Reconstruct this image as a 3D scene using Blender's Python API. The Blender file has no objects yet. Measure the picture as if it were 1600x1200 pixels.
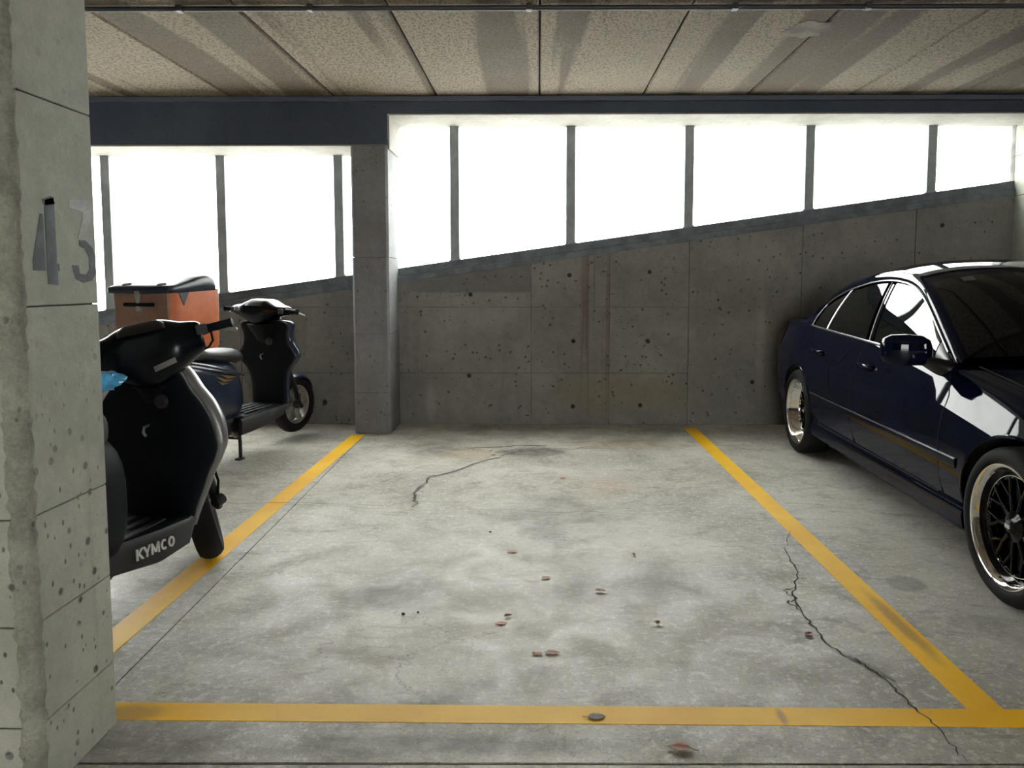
import bpy, bmesh, math, random
import numpy as np
from mathutils import Matrix, Vector

# ------------------------------------------------------------------ camera, sky, exposure
sc = bpy.context.scene
COL = sc.collection
R = math.radians
cam_d = bpy.data.cameras.new('camera')
cam = bpy.data.objects.new('camera', cam_d)
COL.objects.link(cam)
cam.location = (0, 0, 1.28)
cam.rotation_euler = (R(90 - 4.5), 0, R(0.6))
cam_d.sensor_fit = 'HORIZONTAL'
cam_d.sensor_width = 36
cam_d.lens = 1190 / 1600 * 36
cam_d.shift_x = -29.5 / 1600
cam_d.shift_y = -63.35 / 1600
cam_d.clip_start = 0.05
sc.camera = cam

SKY = 13.0
world = bpy.data.worlds.new('overcast_sky')
sc.world = world
world.use_nodes = True
bg = world.node_tree.nodes['Background']
bg.inputs[0].default_value = (1.0, 0.975, 0.925, 1)
bg.inputs[1].default_value = SKY

sc.view_settings.view_transform = 'Standard'
sc.view_settings.look = 'None'
sc.view_settings.gamma = 1
sc.view_settings.exposure = 0.55
sc.view_settings.use_curve_mapping = False
sc.cycles.max_bounces = 10
sc.cycles.diffuse_bounces = 6
sc.cycles.use_denoising = True

# key planes of the place (metres)
CZ = 2.82          # ceiling underside
BEAM_Y = 6.42      # beam and column front face
WALL_Y = 6.86      # back wall face
WIN_Y = 6.92       # glazing plane
REAR_Y = -8.5      # wall behind the camera
LEFT_X, RIGHT_X = -8.0, 9.0


# ------------------------------------------------------------------ node helpers
class NT:
    def __init__(s, name):
        s.m = bpy.data.materials.new(name)
        s.m.use_nodes = True
        s.t = s.m.node_tree
        s.b = s.t.nodes['Principled BSDF']
        s.out = s.t.nodes['Material Output']

    def n(s, typ, **kw):
        x = s.t.nodes.new(typ)
        for k, v in kw.items():
            setattr(x, k, v)
        return x

    def l(s, a, b):
        s.t.links.new(a, b)

    def setin(s, node, key, v):
        if hasattr(v, 'is_linked') or isinstance(v, bpy.types.NodeSocket):
            s.l(v, node.inputs[key])
        else:
            node.inputs[key].default_value = v

    def coord(s):
        return s.n('ShaderNodeTexCoord').outputs['Object']

    def vmath(s, op, a, b=None):
        x = s.n('ShaderNodeVectorMath', operation=op)
        s.setin(x, 0, a)
        if b is not None:
            s.setin(x, 1, b)
        return x.outputs['Value'] if op == 'LENGTH' else x.outputs['Vector']

    def math(s, op, a, b=0.0, clamp=False):
        x = s.n('ShaderNodeMath', operation=op, use_clamp=clamp)
        s.setin(x, 0, a)
        s.setin(x, 1, b)
        return x.outputs[0]

    def noise(s, vec, scale, detail=4, rough=0.55, dist=0.0, color=False):
        x = s.n('ShaderNodeTexNoise')
        s.l(vec, x.inputs['Vector'])
        x.inputs['Scale'].default_value = scale
        x.inputs['Detail'].default_value = detail
        x.inputs['Roughness'].default_value = rough
        x.inputs['Distortion'].default_value = dist
        return x.outputs['Color' if color else 'Fac']

    def voro(s, vec, scale, rnd=1.0):
        x = s.n('ShaderNodeTexVoronoi')
        s.l(vec, x.inputs['Vector'])
        x.inputs['Scale'].default_value = scale
        x.inputs['Randomness'].default_value = rnd
        return x.outputs['Distance']

    def mr(s, v, a, b, c=0.0, d=1.0, smooth=True):
        x = s.n('ShaderNodeMapRange', interpolation_type='SMOOTHSTEP' if smooth else 'LINEAR')
        s.setin(x, 0, v)
        for i, q in enumerate((a, b, c, d)):
            s.setin(x, i + 1, q)
        return x.outputs[0]

    def mix(s, fac, a, b, blend='MIX'):
        x = s.n('ShaderNodeMix', data_type='RGBA', blend_type=blend)
        s.setin(x, 0, fac)
        for i, q in ((6, a), (7, b)):
            if isinstance(q, (tuple, list)):
                q = tuple(q) + ((1,) if len(q) == 3 else ())
            s.setin(x, i, q)
        return x.outputs[2]

    def bump(s, h, strength, dist=0.01, prev=None):
        x = s.n('ShaderNodeBump')
        x.inputs['Strength'].default_value = strength
        x.inputs['Distance'].default_value = dist
        s.l(h, x.inputs['Height'])
        if prev is not None:
            s.l(prev, x.inputs['Normal'])
        return x.outputs[0]

    def sep(s, v):
        x = s.n('ShaderNodeSeparateXYZ')
        s.l(v, x.inputs[0])
        return x.outputs

    def blob(s, P, c, r, warp=0.5, wscale=2.5, soft=0.5, warpvec=None):
        """mask 0..1 of a patch with its own ragged shape centred at c with radii r"""
        v = s.vmath('SUBTRACT', P, tuple(c))
        v = s.vmath('MULTIPLY', v, tuple(0 if q == 0 else 1 / q for q in r))
        if warp:
            nz = s.vmath('SUBTRACT', warpvec if warpvec is not None else s.noise(P, wscale, 4, 0.6, color=True), (0.5, 0.5, 0.5))
            nz = s.vmath('MULTIPLY', nz, tuple(0 if q == 0 else 2.4 * warp for q in r))
            v = s.vmath('ADD', v, nz)
        return s.mr(s.vmath('LENGTH', v), 1 - soft, 1 + soft * 0.4, 1, 0)


def simple(name, col, rough=0.5, metal=0.0, spec=0.5, coat=0.0, bumpy=0.0, bscale=200, vary=0.0, emis=None):
    k = NT(name)
    b = k.b
    b.inputs['Base Color'].default_value = (*col, 1)
    b.inputs['Roughness'].default_value = rough
    b.inputs['Metallic'].default_value = metal
    b.inputs['Specular IOR Level'].default_value = spec
    b.inputs['Coat Weight'].default_value = coat
    b.inputs['Coat Roughness'].default_value = 0.02
    if bumpy or vary:
        P = k.coord()
        nz = k.noise(P, bscale, 3)
        if bumpy:
            k.l(k.bump(nz, bumpy, 0.003), b.inputs['Normal'])
        if vary:
            big = k.noise(P, 7, 5, 0.65)
            c2 = tuple(min(1, q * (1 + vary)) for q in col)
            c1 = tuple(q * (1 - vary) for q in col)
            k.l(k.mix(k.mr(big, 0.35, 0.65), c1, c2), b.inputs['Base Color'])
    return k.m


def concrete(name, dark, light, scale=1.3, rough=0.85, bump=0.25, holes=0.0, hole_low=False, tint=None, extra=None):
    k = NT(name)
    P = k.coord()
    a = k.noise(P, scale, 6, 0.62, 0.3)
    f = k.noise(P, scale * 9, 5, 0.7)
    g = k.noise(P, 160, 2, 0.6)
    m = k.math('ADD', k.math('MULTIPLY', a, 0.65), k.math('MULTIPLY', f, 0.35))
    col = k.mix(k.mr(m, 0.33, 0.68), dark, light)
    col = k.mix(k.math('MULTIPLY', k.mr(g, 0.35, 0.75), 0.25), col, tuple(q * 0.75 for q in dark))
    # vertical water streaks
    st = k.noise(k.vmath('MULTIPLY', P, (9, 9, 0.5)), 1.0, 4, 0.6)
    col = k.mix(k.math('MULTIPLY', k.mr(st, 0.55, 0.75), 0.3), col, tuple(q * 0.7 for q in dark))
    nrm = k.bump(f, bump, 0.012)
    nrm = k.bump(g, bump * 0.6, 0.003, nrm)
    if holes:
        v = k.voro(P, 17)
        sel = k.mr(k.noise(P, 7, 2), 0.43 if hole_low else 0.47, 0.52 if hole_low else 0.56)
        hole = k.math('MULTIPLY', k.mr(v, 0.12, 0.22, 1, 0), sel)
        v2 = k.voro(k.vmath('MULTIPLY', P, (1, 1, 0.6)), 38)
        h2 = k.math('MULTIPLY', k.mr(v2, 0.1, 0.2, 1, 0), k.mr(k.noise(P, 11, 2), 0.40 if hole_low else 0.52, 0.5 if hole_low else 0.6))
        hole = k.math('MAXIMUM', hole, k.math('MULTIPLY', h2, 0.8))
        if hole_low:
            z = k.sep(P)[2]
            hole = k.math('MULTIPLY', hole, k.mr(z, 0.30, 1.3, 1.0, 0.12))
        hole = k.math('MULTIPLY', hole, holes, True)
        col = k.mix(hole, col, tuple(q * 0.2 for q in dark))
        inv = k.math('SUBTRACT', 1.0, hole)
        nrm = k.bump(inv, 0.7, 0.01, nrm)
    if extra:
        col = extra(k, P, col)
    k.l(col, k.b.inputs['Base Color'])
    k.l(nrm, k.b.inputs['Normal'])
    k.b.inputs['Roughness'].default_value = rough
    k.b.inputs['Specular IOR Level'].default_value = 0.3
    return k.m


# ------------------------------------------------------------------ materials
M = {}


def floor_material():
    k = NT('floor_concrete')
    P = k.coord()
    wv = k.noise(P, 2.6, 5, 0.62, color=True)
    wf = k.noise(P, 7.0, 5, 0.65, color=True)
    a = k.noise(P, 0.75, 6, 0.62, 0.5)
    mid = k.noise(P, 4.5, 6, 0.68, 0.4)
    fine = k.noise(P, 30, 6, 0.8)
    grit = k.noise(P, 85, 4, 0.8)
    col = k.mix(k.mr(a, 0.36, 0.62), (0.35, 0.335, 0.29), (0.56, 0.54, 0.48))
    col = k.mix(k.math('MULTIPLY', k.mr(mid, 0.48, 0.70), 0.5), col, (0.26, 0.25, 0.215))
    col = k.mix(k.math('MULTIPLY', k.mr(fine, 0.50, 0.62), 0.6), col, (0.72, 0.70, 0.64))
    col = k.mix(k.math('MULTIPLY', k.mr(grit, 0.52, 0.66), 0.6), col, (0.15, 0.145, 0.13))
    # trowel scuffs: short pale and dark sweeps across the slab
    sw = k.noise(k.vmath('MULTIPLY', P, (2.2, 7.5, 1)), 1.3, 6, 0.7, 1.2)
    col = k.mix(k.math('MULTIPLY', k.mr(sw, 0.55, 0.66), 0.42), col, (0.16, 0.15, 0.13))
    # pool of window light painted paler into the middle of the bay
    light_pool = k.blob(P, (-0.1, 3.2, 0), (1.25, 1.2, 0), 0.45, soft=0.9, warpvec=wv)
    col = k.mix(k.math('MULTIPLY', light_pool, 0.45), col, (0.74, 0.72, 0.655))
    stains_and_band = [((0.10, 4.1, 0), (0.40, 0.55, 0), 0.55, (0.17, 0.165, 0.14), 0.7),
              ((-0.58, 3.07, 0), (0.22, 0.22, 0), 0.55, (0.13, 0.125, 0.105), 0.6),
              ((0.45, 3.2, 0), (0.55, 0.35, 0), 0.35, (0.18, 0.175, 0.15), 0.7),
              ((-0.80, 5.80, 0), (0.25, 0.35, 0), 0.6, (0.15, 0.14, 0.12), 0.6),
              ((-0.50, 5.65, 0), (0.32, 0.22, 0), 0.4, (0.42, 0.30, 0.15), 0.5),
              ((0.75, 6.05, 0), (0.55, 0.22, 0), 0.5, (0.33, 0.25, 0.14), 0.5),
              ((0.42, 4.75, 0), (0.26, 0.28, 0), 0.3, (0.45, 0.33, 0.20), 0.5),
              ((-0.05, 5.72, 0), (0.30, 0.16, 0), 0.75, (0.10, 0.10, 0.10), 0.4),
              ((0.1, 6.45, 0), (2.2, 0.42, 0), 0.45, (0.17, 0.16, 0.14), 0.6),  # broad dark band along the foot of the back wall
              ((1.56, 3.2, 0), (0.09, 0.1, 0), 0.5, (0.14, 0.135, 0.12), 0.3),
              ((1.75, 2.75, 0), (0.22, 0.3, 0), 0.4, (0.17, 0.165, 0.16), 0.6),
              ((-1.15, 1.98, 0), (0.35, 0.2, 0), 0.5, (0.16, 0.15, 0.13), 0.6),
              ((-0.45, 2.02, 0), (0.7, 0.06, 0), 0.55, (0.14, 0.135, 0.125), 0.6),
              ((1.09, 2.5, 0), (0.13, 0.09, 0), 0.5, (0.20, 0.19, 0.17), 0.5)]
    for c, r, f, cc, soft in stains_and_band:
        mk = k.blob(P, c, r, 0.5, soft=soft, warpvec=wv)
        br = k.mr(mid, 0.30, 0.55, 0.55, 1.0)
        col = k.mix(k.math('MULTIPLY', k.math('MULTIPLY', mk, br), f), col, cc)
    # hairline map cracking
    vc = k.n('ShaderNodeTexVoronoi', feature='DISTANCE_TO_EDGE')
    vv = k.vmath('ADD', P, k.vmath('MULTIPLY', wf, (0.35, 0.35, 0)))
    k.l(vv, vc.inputs['Vector'])
    vc.inputs['Scale'].default_value = 1.7
    hair = k.math('MULTIPLY', k.mr(vc.outputs['Distance'], 0.0, 0.008, 1, 0), k.mr(a, 0.48, 0.58))
    col = k.mix(k.math('MULTIPLY', hair, 0.45), col, (0.12, 0.115, 0.10))
    k.l(col, k.b.inputs['Base Color'])
    k.l(k.mr(mid, 0.3, 0.7, 0.36, 0.56), k.b.inputs['Roughness'])
    sp = k.math('MULTIPLY', k.mr(fine, 0.35, 0.65, 0.35, 1.0), k.mr(mid, 0.35, 0.65, 0.42, 0.12))
    k.l(sp, k.b.inputs['Specular IOR Level'])
    n = k.bump(fine, 0.3, 0.006)
    n = k.bump(grit, 0.12, 0.002, n)
    k.l(n, k.b.inputs['Normal'])
    return k.m


def paint_material():
    k = NT('yellow_line_paint')
    P = k.coord()
    a = k.noise(P, 3.0, 5, 0.6)
    f = k.noise(P, 34, 5, 0.75)
    g = k.noise(P, 150, 2)
    col = k.mix(k.mr(a, 0.35, 0.65), (0.84, 0.45, 0.006), (0.90, 0.53, 0.012))
    col = k.mix(k.math('MULTIPLY', k.mr(f, 0.60, 0.75), 0.4), col, (0.55, 0.40, 0.12))
    col = k.mix(k.math('MULTIPLY', k.mr(g, 0.6, 0.8), 0.3), col, (0.25, 0.16, 0.03))
    for c, r, fac in (((1.36, 2.8, 0), (0.03, 0.32, 0), 0.55), ((0.72, 2.17, 0), (0.015, 0.05, 0), 0.6), ((-1.22, 2.17, 0), (0.12, 0.06, 0), 0.6)):
        col = k.mix(k.math('MULTIPLY', k.blob(P, c, r, 0.3, 9, 0.6), fac), col, (0.22, 0.15, 0.05))
    k.l(col, k.b.inputs['Base Color'])
    k.b.inputs['Roughness'].default_value = 0.5
    k.b.inputs['Specular IOR Level'].default_value = 0.25
    k.l(k.bump(f, 0.2, 0.004), k.b.inputs['Normal'])
    return k.m


def ceiling_material():
    k = NT('hollow_core_ceiling')
    P = k.coord()
    oi = k.n('ShaderNodeObjectInfo')
    rv = k.math('MULTIPLY', oi.outputs['Random'], 37.0)
    cmb = k.n('ShaderNodeCombineXYZ')
    k.l(rv, cmb.inputs[0])
    k.l(rv, cmb.inputs[1])
    Q = k.vmath('ADD', P, cmb.outputs[0])
    band = k.noise(k.vmath('MULTIPLY', Q, (2.6, 0.10, 1)), 1.0, 3, 0.5)
    edge = k.noise(Q, 22, 4, 0.7)
    bb = k.math('ADD', band, k.math('MULTIPLY', k.math('SUBTRACT', edge, 0.5), 0.06))
    speck = k.noise(k.vmath('MULTIPLY', Q, (1, 0.55, 1)), 62, 4, 0.75)
    big = k.noise(Q, 1.1, 4)
    col = k.mix(k.mr(bb, 0.49, 0.545), (0.29, 0.243, 0.178), (0.140, 0.110, 0.080))
    col = k.mix(k.math('MULTIPLY', k.mr(big, 0.4, 0.7), 0.3), col, (0.25, 0.225, 0.18))
    col = k.mix(k.math('MULTIPLY', k.mr(speck, 0.47, 0.60), 0.72), col, (0.075, 0.058, 0.042))
    k.l(col, k.b.inputs['Base Color'])
    k.b.inputs['Roughness'].default_value = 0.9
    k.b.inputs['Specular IOR Level'].default_value = 0.2
    n = k.bump(speck, 0.35, 0.006)
    k.l(n, k.b.inputs['Normal'])
    return k.m


def wall_extra(k, P, col):
    wv = k.noise(P, 3.0, 4, 0.6, color=True)
    # rust coloured runs below the sill
    streak = k.noise(k.vmath('MULTIPLY', P, (30, 0, 0.35)), 1.0, 3, 0.6)
    area = k.blob(P, (0.50, 0, 0.95), (0.17, 0, 1.0), 0.25, soft=0.7, warpvec=wv)
    run = k.math('MULTIPLY', k.mr(streak, 0.52, 0.60), area)
    col = k.mix(k.math('MULTIPLY', run, 0.55), col, (0.10, 0.035, 0.025))
    # damp yellowish lower patch, dark patch under the rail, pale lime runs
    col = k.mix(k.math('MULTIPLY', k.blob(P, (0.75, 0, 0.28), (0.7, 0, 0.2), 0.4, soft=0.6, warpvec=wv), 0.35), col, (0.19, 0.16, 0.08))
    col = k.mix(k.math('MULTIPLY', k.blob(P, (2.0, 0, 0.75), (0.05, 0, 0.6), 0.3, soft=0.7, warpvec=wv), 0.4), col, (0.33, 0.32, 0.29))
    col = k.mix(k.math('MULTIPLY', k.blob(P, (-0.98, 0, 0.18), (0.05, 0, 0.2), 0.3, soft=0.7, warpvec=wv), 0.4), col, (0.33, 0.32, 0.29))
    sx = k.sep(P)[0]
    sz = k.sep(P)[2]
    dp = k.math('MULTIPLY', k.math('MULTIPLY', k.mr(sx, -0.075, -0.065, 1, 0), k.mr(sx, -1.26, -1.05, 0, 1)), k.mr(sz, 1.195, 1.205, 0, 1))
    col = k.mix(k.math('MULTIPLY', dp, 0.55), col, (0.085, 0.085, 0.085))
    return col


def glass_pane():
    k = NT('hazy_window_glass')
    P = k.coord()
    tr = k.n('ShaderNodeBsdfTransparent')
    gl = k.n('ShaderNodeBsdfGlossy')
    gl.inputs['Roughness'].default_value = 0.08
    tl = k.n('ShaderNodeBsdfTranslucent')
    tl.inputs['Color'].default_value = (0.9, 0.95, 0.96, 1)
    tr.inputs['Color'].default_value = (0.96, 0.985, 0.99, 1)
    m1 = k.n('ShaderNodeMixShader')
    k.l(k.mr(k.noise(P, 1.2, 5, 0.6), 0.3, 0.75, 0.05, 0.35), m1.inputs[0])
    k.l(tr.outputs[0], m1.inputs[1])
    k.l(tl.outputs[0], m1.inputs[2])
    m2 = k.n('ShaderNodeMixShader')
    m2.inputs[0].default_value = 0.05
    k.l(m1.outputs[0], m2.inputs[1])
    k.l(gl.outputs[0], m2.inputs[2])
    k.l(m2.outputs[0], k.out.inputs['Surface'])
    return k.m


M['floor'] = floor_material()
M['paint'] = paint_material()
M['ceiling'] = ceiling_material()
M['wall'] = concrete('board_marked_wall', (0.155, 0.154, 0.140), (0.245, 0.24, 0.216), 1.6, 0.85, 0.25, 0.7, extra=wall_extra)
M['pillar'] = concrete('pillar_concrete', (0.29, 0.30, 0.255), (0.42, 0.43, 0.37), 2.2, 0.8, 0.25, 1.0, True)
M['arris'] = concrete('grout_bleed', (0.18, 0.19, 0.16), (0.36, 0.37, 0.315), 9.0, 0.9, 0.6, 0.6)
M['column'] = concrete('column_concrete', (0.17, 0.175, 0.18), (0.25, 0.255, 0.26), 2.4, 0.85, 0.2, 0.4)
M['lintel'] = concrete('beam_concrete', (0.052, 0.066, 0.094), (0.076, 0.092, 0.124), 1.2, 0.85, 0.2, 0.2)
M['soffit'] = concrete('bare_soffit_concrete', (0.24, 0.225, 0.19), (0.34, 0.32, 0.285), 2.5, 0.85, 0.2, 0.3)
M['room'] = concrete('room_concrete', (0.10, 0.098, 0.09), (0.16, 0.155, 0.145), 1.0, 0.85, 0.15)
M['outside'] = concrete('outside_paving', (0.48, 0.48, 0.47), (0.58, 0.58, 0.57), 0.6, 0.9, 0.2)
M['seam'] = simple('dark_joint', (0.03, 0.028, 0.025), 0.9)
M['crack'] = simple('crack_shadow', (0.075, 0.07, 0.06), 0.95)
M['crack_wide'] = simple('crack_filler', (0.20, 0.195, 0.175), 0.9, vary=0.3)
M['formjoint'] = simple('form_joint', (0.115, 0.112, 0.10), 0.9, vary=0.35)
M['stencil'] = simple('stencil_paint', (0.115, 0.125, 0.14), 0.8, vary=0.35)
M['stencil_pale'] = simple('stencil_paint_worn', (0.33, 0.34, 0.335), 0.8, vary=0.3)
M['steel'] = simple('painted_grey_steel', (0.25, 0.275, 0.285), 0.55, vary=0.12)
M['steel_rail'] = simple('darkened_sill_steel', (0.10, 0.118, 0.135), 0.6, vary=0.25)  # frame steel darkened in colour to offset floor bounce light
M['trimdark'] = simple('dark_blue_grey_trim', (0.085, 0.10, 0.135), 0.6)
M['conduit'] = simple('dark_conduit', (0.035, 0.037, 0.042), 0.5)
M['pane'] = glass_pane()
M['carpaint'] = simple('navy_car_paint', (0.002, 0.004, 0.014), 0.5, 0.0, 0.0, 0.5)
M['carglass'] = simple('dark_car_glass', (0.002, 0.003, 0.004), 0.015, 0.0, 0.4)
M['cartrim'] = simple('satin_black_trim', (0.006, 0.006, 0.007), 0.35)
M['well'] = simple('wheel_well', (0.004, 0.004, 0.004), 0.9)
M['chrome'] = simple('polished_metal', (0.80, 0.79, 0.76), 0.07, 1.0)
M['satin'] = simple('satin_metal', (0.42, 0.42, 0.42), 0.22, 1.0)
M['spoke'] = simple('gloss_black_spoke', (0.0025, 0.0025, 0.003), 0.10, 0, 0.16)
M['tyre'] = simple('tyre_rubber', (0.007, 0.007, 0.008), 0.75, spec=0.2, bumpy=0.15, bscale=120)
M['lamp'] = simple('clear_lamp_lens', (0.55, 0.57, 0.60), 0.05, 0.6)
M['red'] = simple('red_lens', (0.25, 0.012, 0.01), 0.15)
M['green'] = simple('green_sticker', (0.02, 0.10, 0.07), 0.5)
M['greyst'] = simple('grey_sticker', (0.06, 0.07, 0.07), 0.6)
M['blackgloss'] = simple('gloss_black_plastic', (0.003, 0.005, 0.008), 0.2, 0, 0.2)
M['blackplastic'] = simple('matt_black_plastic', (0.004, 0.006, 0.009), 0.6, spec=0.1, bumpy=0.08, bscale=400)
M['greyplastic'] = simple('dark_grey_plastic', (0.025, 0.026, 0.028), 0.5, spec=0.3, bumpy=0.08, bscale=300)
M['silver'] = simple('silver_fairing', (0.20, 0.20, 0.20), 0.32, 0.4)
M['bluebody'] = simple('dark_blue_fairing', (0.008, 0.015, 0.034), 0.28, 0, 0.3, 0.3)
M['seat'] = simple('worn_seat_vinyl', (0.035, 0.035, 0.035), 0.5, spec=0.25, bumpy=0.1, bscale=250, vary=0.25)
M['orange'] = simple('orange_box_plastic', (0.50, 0.135, 0.045), 0.5, vary=0.12)
M['boxback'] = simple('shaded_box_back', (0.16, 0.085, 0.06), 0.55, vary=0.15)  # orange plastic on the unlit rear face, its shade set as colour
M['lid'] = simple('navy_box_lid', (0.012, 0.018, 0.032), 0.38)
M['worn_metal'] = simple('worn_alloy', (0.30, 0.29, 0.27), 0.45, 0.8, vary=0.2)
M['darkmetal'] = simple('dark_metal', (0.03, 0.03, 0.03), 0.45, 0.7)
M['white'] = simple('white_lettering', (0.62, 0.62, 0.60), 0.5)
M['label'] = simple('faded_label', (0.20, 0.20, 0.19), 0.6, vary=0.2)
M['gold'] = simple('gold_decal', (0.25, 0.17, 0.07), 0.4, 0.4)
M['bluebag'] = simple('bright_blue_plastic', (0.09, 0.46, 0.84), 0.3, vary=0.2)
M['tiehole'] = simple('tie_hole', (0.02, 0.021, 0.023), 0.9)


# ------------------------------------------------------------------ mesh helpers
class MB:
    def __init__(s):
        s.v = []
        s.f = []
        s.mi = []

    def add(s, vs, fs, mi=0):
        o = len(s.v)
        s.v += [tuple(map(float, p)) for p in vs]
        s.f += [tuple(i + o for i in f) for f in fs]
        s.mi += [mi] * len(fs)
        return s

    def box(s, x0, x1, y0, y1, z0, z1, mi=0):
        return s.add([(x0, y0, z0), (x1, y0, z0), (x1, y1, z0), (x0, y1, z0), (x0, y0, z1), (x1, y0, z1), (x1, y1, z1), (x0, y1, z1)],
                     [(0, 3, 2, 1), (4, 5, 6, 7), (0, 1, 5, 4), (1, 2, 6, 5), (2, 3, 7, 6), (3, 0, 4, 7)], mi)

    def prism(s, poly, fn0, fn1):
        """poly of 2-D points; fn0, fn1 map them to the two end faces"""
        n = len(poly)
        vs = [fn0(*p) for p in poly] + [fn1(*p) for p in poly]
        fs = [tuple(range(n))[::-1], tuple(range(n, 2 * n))]
        fs += [(i, (i + 1) % n, n + (i + 1) % n, n + i) for i in range(n)]
        return s.add(vs, fs)

    def loft(s, rings, cap=True, closed=True):
        n = len(rings[0])
        vs = [p for r in rings for p in r]
        fs = []
        for i in range(len(rings) - 1):
            for j in range(n if closed else n - 1):
                a, b = i * n + j, i * n + (j + 1) % n
                fs.append((a, b, b + n, a + n))
        if cap and closed:
            fs.append(tuple(range(n))[::-1])
            fs.append(tuple((len(rings) - 1) * n + j for j in range(n)))
        return s.add(vs, fs)

    def tube(s, pts, r, seg=10, cap=True):
        pts = [Vector(p) for p in pts]
        rad = r if isinstance(r, (list, tuple)) else [r] * len(pts)
        rings = []
        prev = None
        for i, p in enumerate(pts):
            t = (pts[min(i + 1, len(pts) - 1)] - pts[max(i - 1, 0)]).normalized()
            if prev is None:
                u = t.orthogonal().normalized()
            else:
                u = (prev - t * prev.dot(t)).normalized()
            prev = u
            w = t.cross(u)
            rings.append([p + rad[i] * (math.cos(a) * u + math.sin(a) * w) for a in (2 * math.pi * k / seg for k in range(seg))])
        return s.loft(rings, cap)

    def lathe(s, prof, seg=48, c=(0, 0, 0), closed=False):
        """profile of (radius, x) turned about the x axis"""
        rings = []
        for r, x in prof:
            rings.append([(c[0] + x, c[1] + r * math.cos(2 * math.pi * k / seg), c[2] + r * math.sin(2 * math.pi * k / seg)) for k in range(seg)])
        if closed:
            rings.append(rings[0])
        return s.loft(rings, not closed)

    def strip(s, pts, w, z):
        """a ribbon lying flat along points on the ground, widths w"""
        n = len(pts)
        rows = []
        for i, p in enumerate(pts):
            a, b = pts[max(i - 1, 0)], pts[min(i + 1, n - 1)]
            d = Vector((b[0] - a[0], b[1] - a[1])).normalized()
            nx, ny = -d.y, d.x
            ww = w[i] if isinstance(w, (list, tuple)) else w
            rows.append([(p[0] + nx * ww, p[1] + ny * ww, z), (p[0] - nx * ww, p[1] - ny * ww, z)])
        return s.loft(rows, False, False)

    def xf(s, m):
        s.v = [tuple(m @ Vector(p)) for p in s.v]
        return s

    def mirror(s):
        """add the copy on the other side of x = 0"""
        n = len(s.v)
        s.v += [(-a, b, c) for a, b, c in s.v]
        s.f += [tuple(i + n for i in f)[::-1] for f in list(s.f)]
        s.mi += list(s.mi)
        return s

    def mesh(s, name, mats, angle=35):
        me = bpy.data.meshes.new(name)
        me.from_pydata(s.v, [], s.f)
        for m in (mats if isinstance(mats, (list, tuple)) else [mats]):
            me.materials.append(m)
        me.polygons.foreach_set('material_index', s.mi)
        bm = bmesh.new()
        bm.from_mesh(me)
        bmesh.ops.recalc_face_normals(bm, faces=bm.faces)
        bm.to_mesh(me)
        bm.free()
        if angle:
            me.polygons.foreach_set('use_smooth', [True] * len(me.polygons))
            me.set_sharp_from_angle(angle=R(angle))
        me.update()
        return me

    def build(s, name, mats, parent=None, angle=35, **mods):
        o = bpy.data.objects.new(name, s.mesh(name, mats, angle))
        COL.objects.link(o)
        o.parent = parent
        if mods.get('bevel'):
            b = o.modifiers.new('bevel', 'BEVEL')
            b.width = mods['bevel']
            b.segments = mods.get('seg', 2)
            b.limit_method = 'ANGLE'
            b.angle_limit = R(mods.get('blim', 40))
        if mods.get('sub'):
            q = o.modifiers.new('sub', 'SUBSURF')
            q.levels = q.render_levels = mods['sub']
        return o


def struct(o):
    o['kind'] = 'structure'
    return o


def tag(o, label, cat, group=None):
    o['label'] = label
    o['category'] = cat
    if group:
        o['group'] = group
    return o


def empty(name, loc, rot):
    o = bpy.data.objects.new(name, None)
    COL.objects.link(o)
    o.location = loc
    o.rotation_euler = rot
    o.empty_display_size = 0.1
    return o


def text_mesh(name, body, size, mat, parent, M4, shear=0.0, bold=0.0, depth=0.001):
    cu = bpy.data.curves.new(name, 'FONT')
    cu.body = body
    cu.size = size
    cu.shear = shear
    cu.offset = bold
    cu.extrude = depth
    cu.align_x = 'CENTER'
    cu.align_y = 'CENTER'
    tmp = bpy.data.objects.new('tmp_text', cu)
    COL.objects.link(tmp)
    me = bpy.data.meshes.new_from_object(tmp.evaluated_get(bpy.context.evaluated_depsgraph_get()))
    bpy.data.objects.remove(tmp)
    me.transform(M4)
    me.materials.clear()
    me.materials.append(mat)
    o = bpy.data.objects.new(name, me)
    COL.objects.link(o)
    o.parent = parent
    return o


def pchip(xs, ys):
    xs = np.array(xs, float)
    ys = np.array(ys, float)
    if xs[0] > xs[-1]:
        xs, ys = xs[::-1], ys[::-1]
    h = np.diff(xs)
    d = np.diff(ys) / h
    m = np.zeros_like(ys)
    for i in range(1, len(xs) - 1):
        if d[i - 1] * d[i] > 0:
            w1, w2 = 2 * h[i] + h[i - 1], h[i] + 2 * h[i - 1]
            m[i] = (w1 + w2) / (w1 / d[i - 1] + w2 / d[i])
    m[0], m[-1] = d[0], d[-1]

    def f(x):
        x = min(max(x, xs[0]), xs[-1])
        i = min(max(int(np.searchsorted(xs, x)) - 1, 0), len(h) - 1)
        t = (x - xs[i]) / h[i]
        return float(ys[i] * (1 + 2 * t) * (1 - t) ** 2 + m[i] * h[i] * t * (1 - t) ** 2 + ys[i + 1] * t * t * (3 - 2 * t) + m[i + 1] * h[i] * t * t * (t - 1))
    return f


# ------------------------------------------------------------------ floor
floor = struct(MB().box(LEFT_X - .2, RIGHT_X + .2, REAR_Y - .2, 7.1, -0.25, -0.014).build('floor', M['seam'], angle=0))


def saw(y):
    return -1.355 - 0.0307 * (y - 2.36)


def slab(poly):
    return MB().prism(poly, lambda x, y: (x, y, -0.014), lambda x, y: (x, y, 0)).build('floor_slab', M['floor'], floor, 0)


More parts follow.
